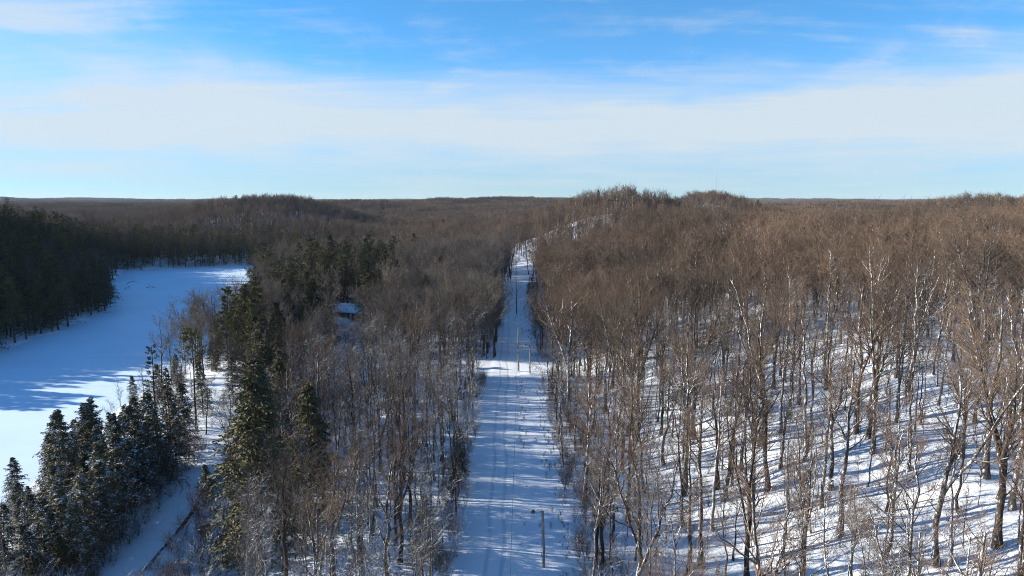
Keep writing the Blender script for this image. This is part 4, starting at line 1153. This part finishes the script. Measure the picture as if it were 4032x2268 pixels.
link('chimney', Geo().box((-2.0, 0.9, hr+0.45), (0.8, 0.8, 1.6)).mesh('chimney', [M['earth']]), rf)
for x in (-4.2, -1.2, 3.8):
    w = link('window', Geo().box((x, -hW-0.03, 1.65), (1.3, 0.10, 1.2)).mesh('window_frame', [M['trim']]), o)
    link('pane', Geo().box((x, -hW-0.085, 1.65), (1.1, 0.03, 1.0)).mesh('window_pane', [M['pane']]), w)
dr = link('door', Geo().box((1.3, -hW-0.03, 1.1), (1.0, 0.09, 2.1)).mesh('cabin_door', [M['trim']]), o)
link('handle', Geo().box((1.65, -hW-0.1, 1.05), (0.05, 0.06, 0.14)).mesh('door_handle', [M['metal']]), dr)
tag(o, 'brown cabin with snow-covered roof half hidden in the wood', 'cabin')
# radio mast on the second hill
mx, my = 297.0, 1005.0; mz = float(ground_z(mx, my))
o = empty('radio_mast', (mx, my, mz))
g = Geo(); H_ = 37.0
for k in range(3):
    a = k*2.094; g.tubes(np.array([(0.5*math.cos(a), 0.5*math.sin(a), -0.3), (0.4*math.cos(a), 0.4*math.sin(a), H_)]), np.array([0.12, 0.10]), 4, 0, True)
link('lattice_tower', g.mesh('mast_legs', [M['mast']]), o)
g = Geo()
for j in range(24):
    for k in range(3):
        a, b2 = k*2.094, (k+1)*2.094; z0_, z1_ = j*1.5+0.4, j*1.5+1.9
        g.tubes(np.array([(0.46*math.cos(a), 0.46*math.sin(a), z0_), (0.46*math.cos(b2), 0.46*math.sin(b2), z1_)]), np.array([0.04, 0.04]), 3)
link('bracing', g.mesh('mast_bracing', [M['mast']]), o)
link('antenna', Geo().tubes(np.array([(0, 0, H_-1), (0, 0, H_+4)]), np.array([0.10, 0.06]), 5, 0, True).mesh('mast_antenna', [M['mast']]), o)
tag(o, 'thin radio mast standing on the second hill of the skyline', 'mast')
# branches frozen into the lake
def stick(seed, x, y, ln, arch, az, label):
    rs = np.random.RandomState(seed); s = np.linspace(0, 1, 9)
    P = np.stack([ln*(s-.5), rs.normal(0, 0.08, 9).cumsum(), arch*np.sin(np.pi*s) - 0.12 + rs.normal(0, 0.03, 9)], 1)[None]
    Rr = (0.16*(1-0.7*s))[None]; g = Geo().tubes(P, Rr, 6, 0, True)
    Q, q = spawn(rs, P, Rr, 6, 0.2, 0.95, (30, 70), 0.32, 4, 0.35, 0.5, 0.06, 0.3, tilt=0.25)
    g.tubes(Q, q, 4); Q2, q2 = spawn(rs, Q, q, 3, 0.3, 1.0, (30, 60), 0.5, 3, 0.1, 0.6, 0.05); g.tubes(Q2, q2, 3)
    o = link('driftwood_branch', g.mesh('driftwood', [M['dark_bark']])); o.location = (x, y, LAKE_Z); o.rotation_euler = (0, 0, az)
    tag(o, label, 'driftwood', 'branches frozen into the lake')
stick(1, -228.0, 408.0, 7.5, 1.5, 0.2, 'arched dead branch on the ice, farthest of the three')
stick(2, -218.0, 384.0, 3.6, 1.3, 1.2, 'short dead branch stub on the ice nearest the far bank')
stick(3, -207.0, 388.0, 7.0, 0.7, -0.1, 'long low dead branch lying on the lake ice')

# ------------------------------------------------------------------ the air: thin blue haze over the far hills
x0_, x1_, y0_, y1_ = float(gx.min())-5, float(gx.max())+5, float(gy.min())-5, float(gy.max())+5
zb_, zt_ = float(GZ.min())-1.0, 130.0
hv, hnt, hb = material('haze', (1, 1, 1))
hnt.nodes.remove(hb)
pv = nd(hnt, 'ShaderNodeVolumePrincipled'); pv.inputs['Color'].default_value = (0.62, 0.78, 1.0, 1); pv.inputs['Density'].default_value = 2.4e-5
hnt.links.new(pv.outputs[0], hnt.nodes['Material Output'].inputs['Volume'])
hz = link('haze', Geo().box(((x0_+x1_)/2, (y0_+y1_)/2, (zb_+zt_)/2), (x1_-x0_, y1_-y0_, zt_-zb_)).mesh('haze', [hv]))
tag(hz, 'thin blue haze over the far hills', 'haze', kind='stuff')
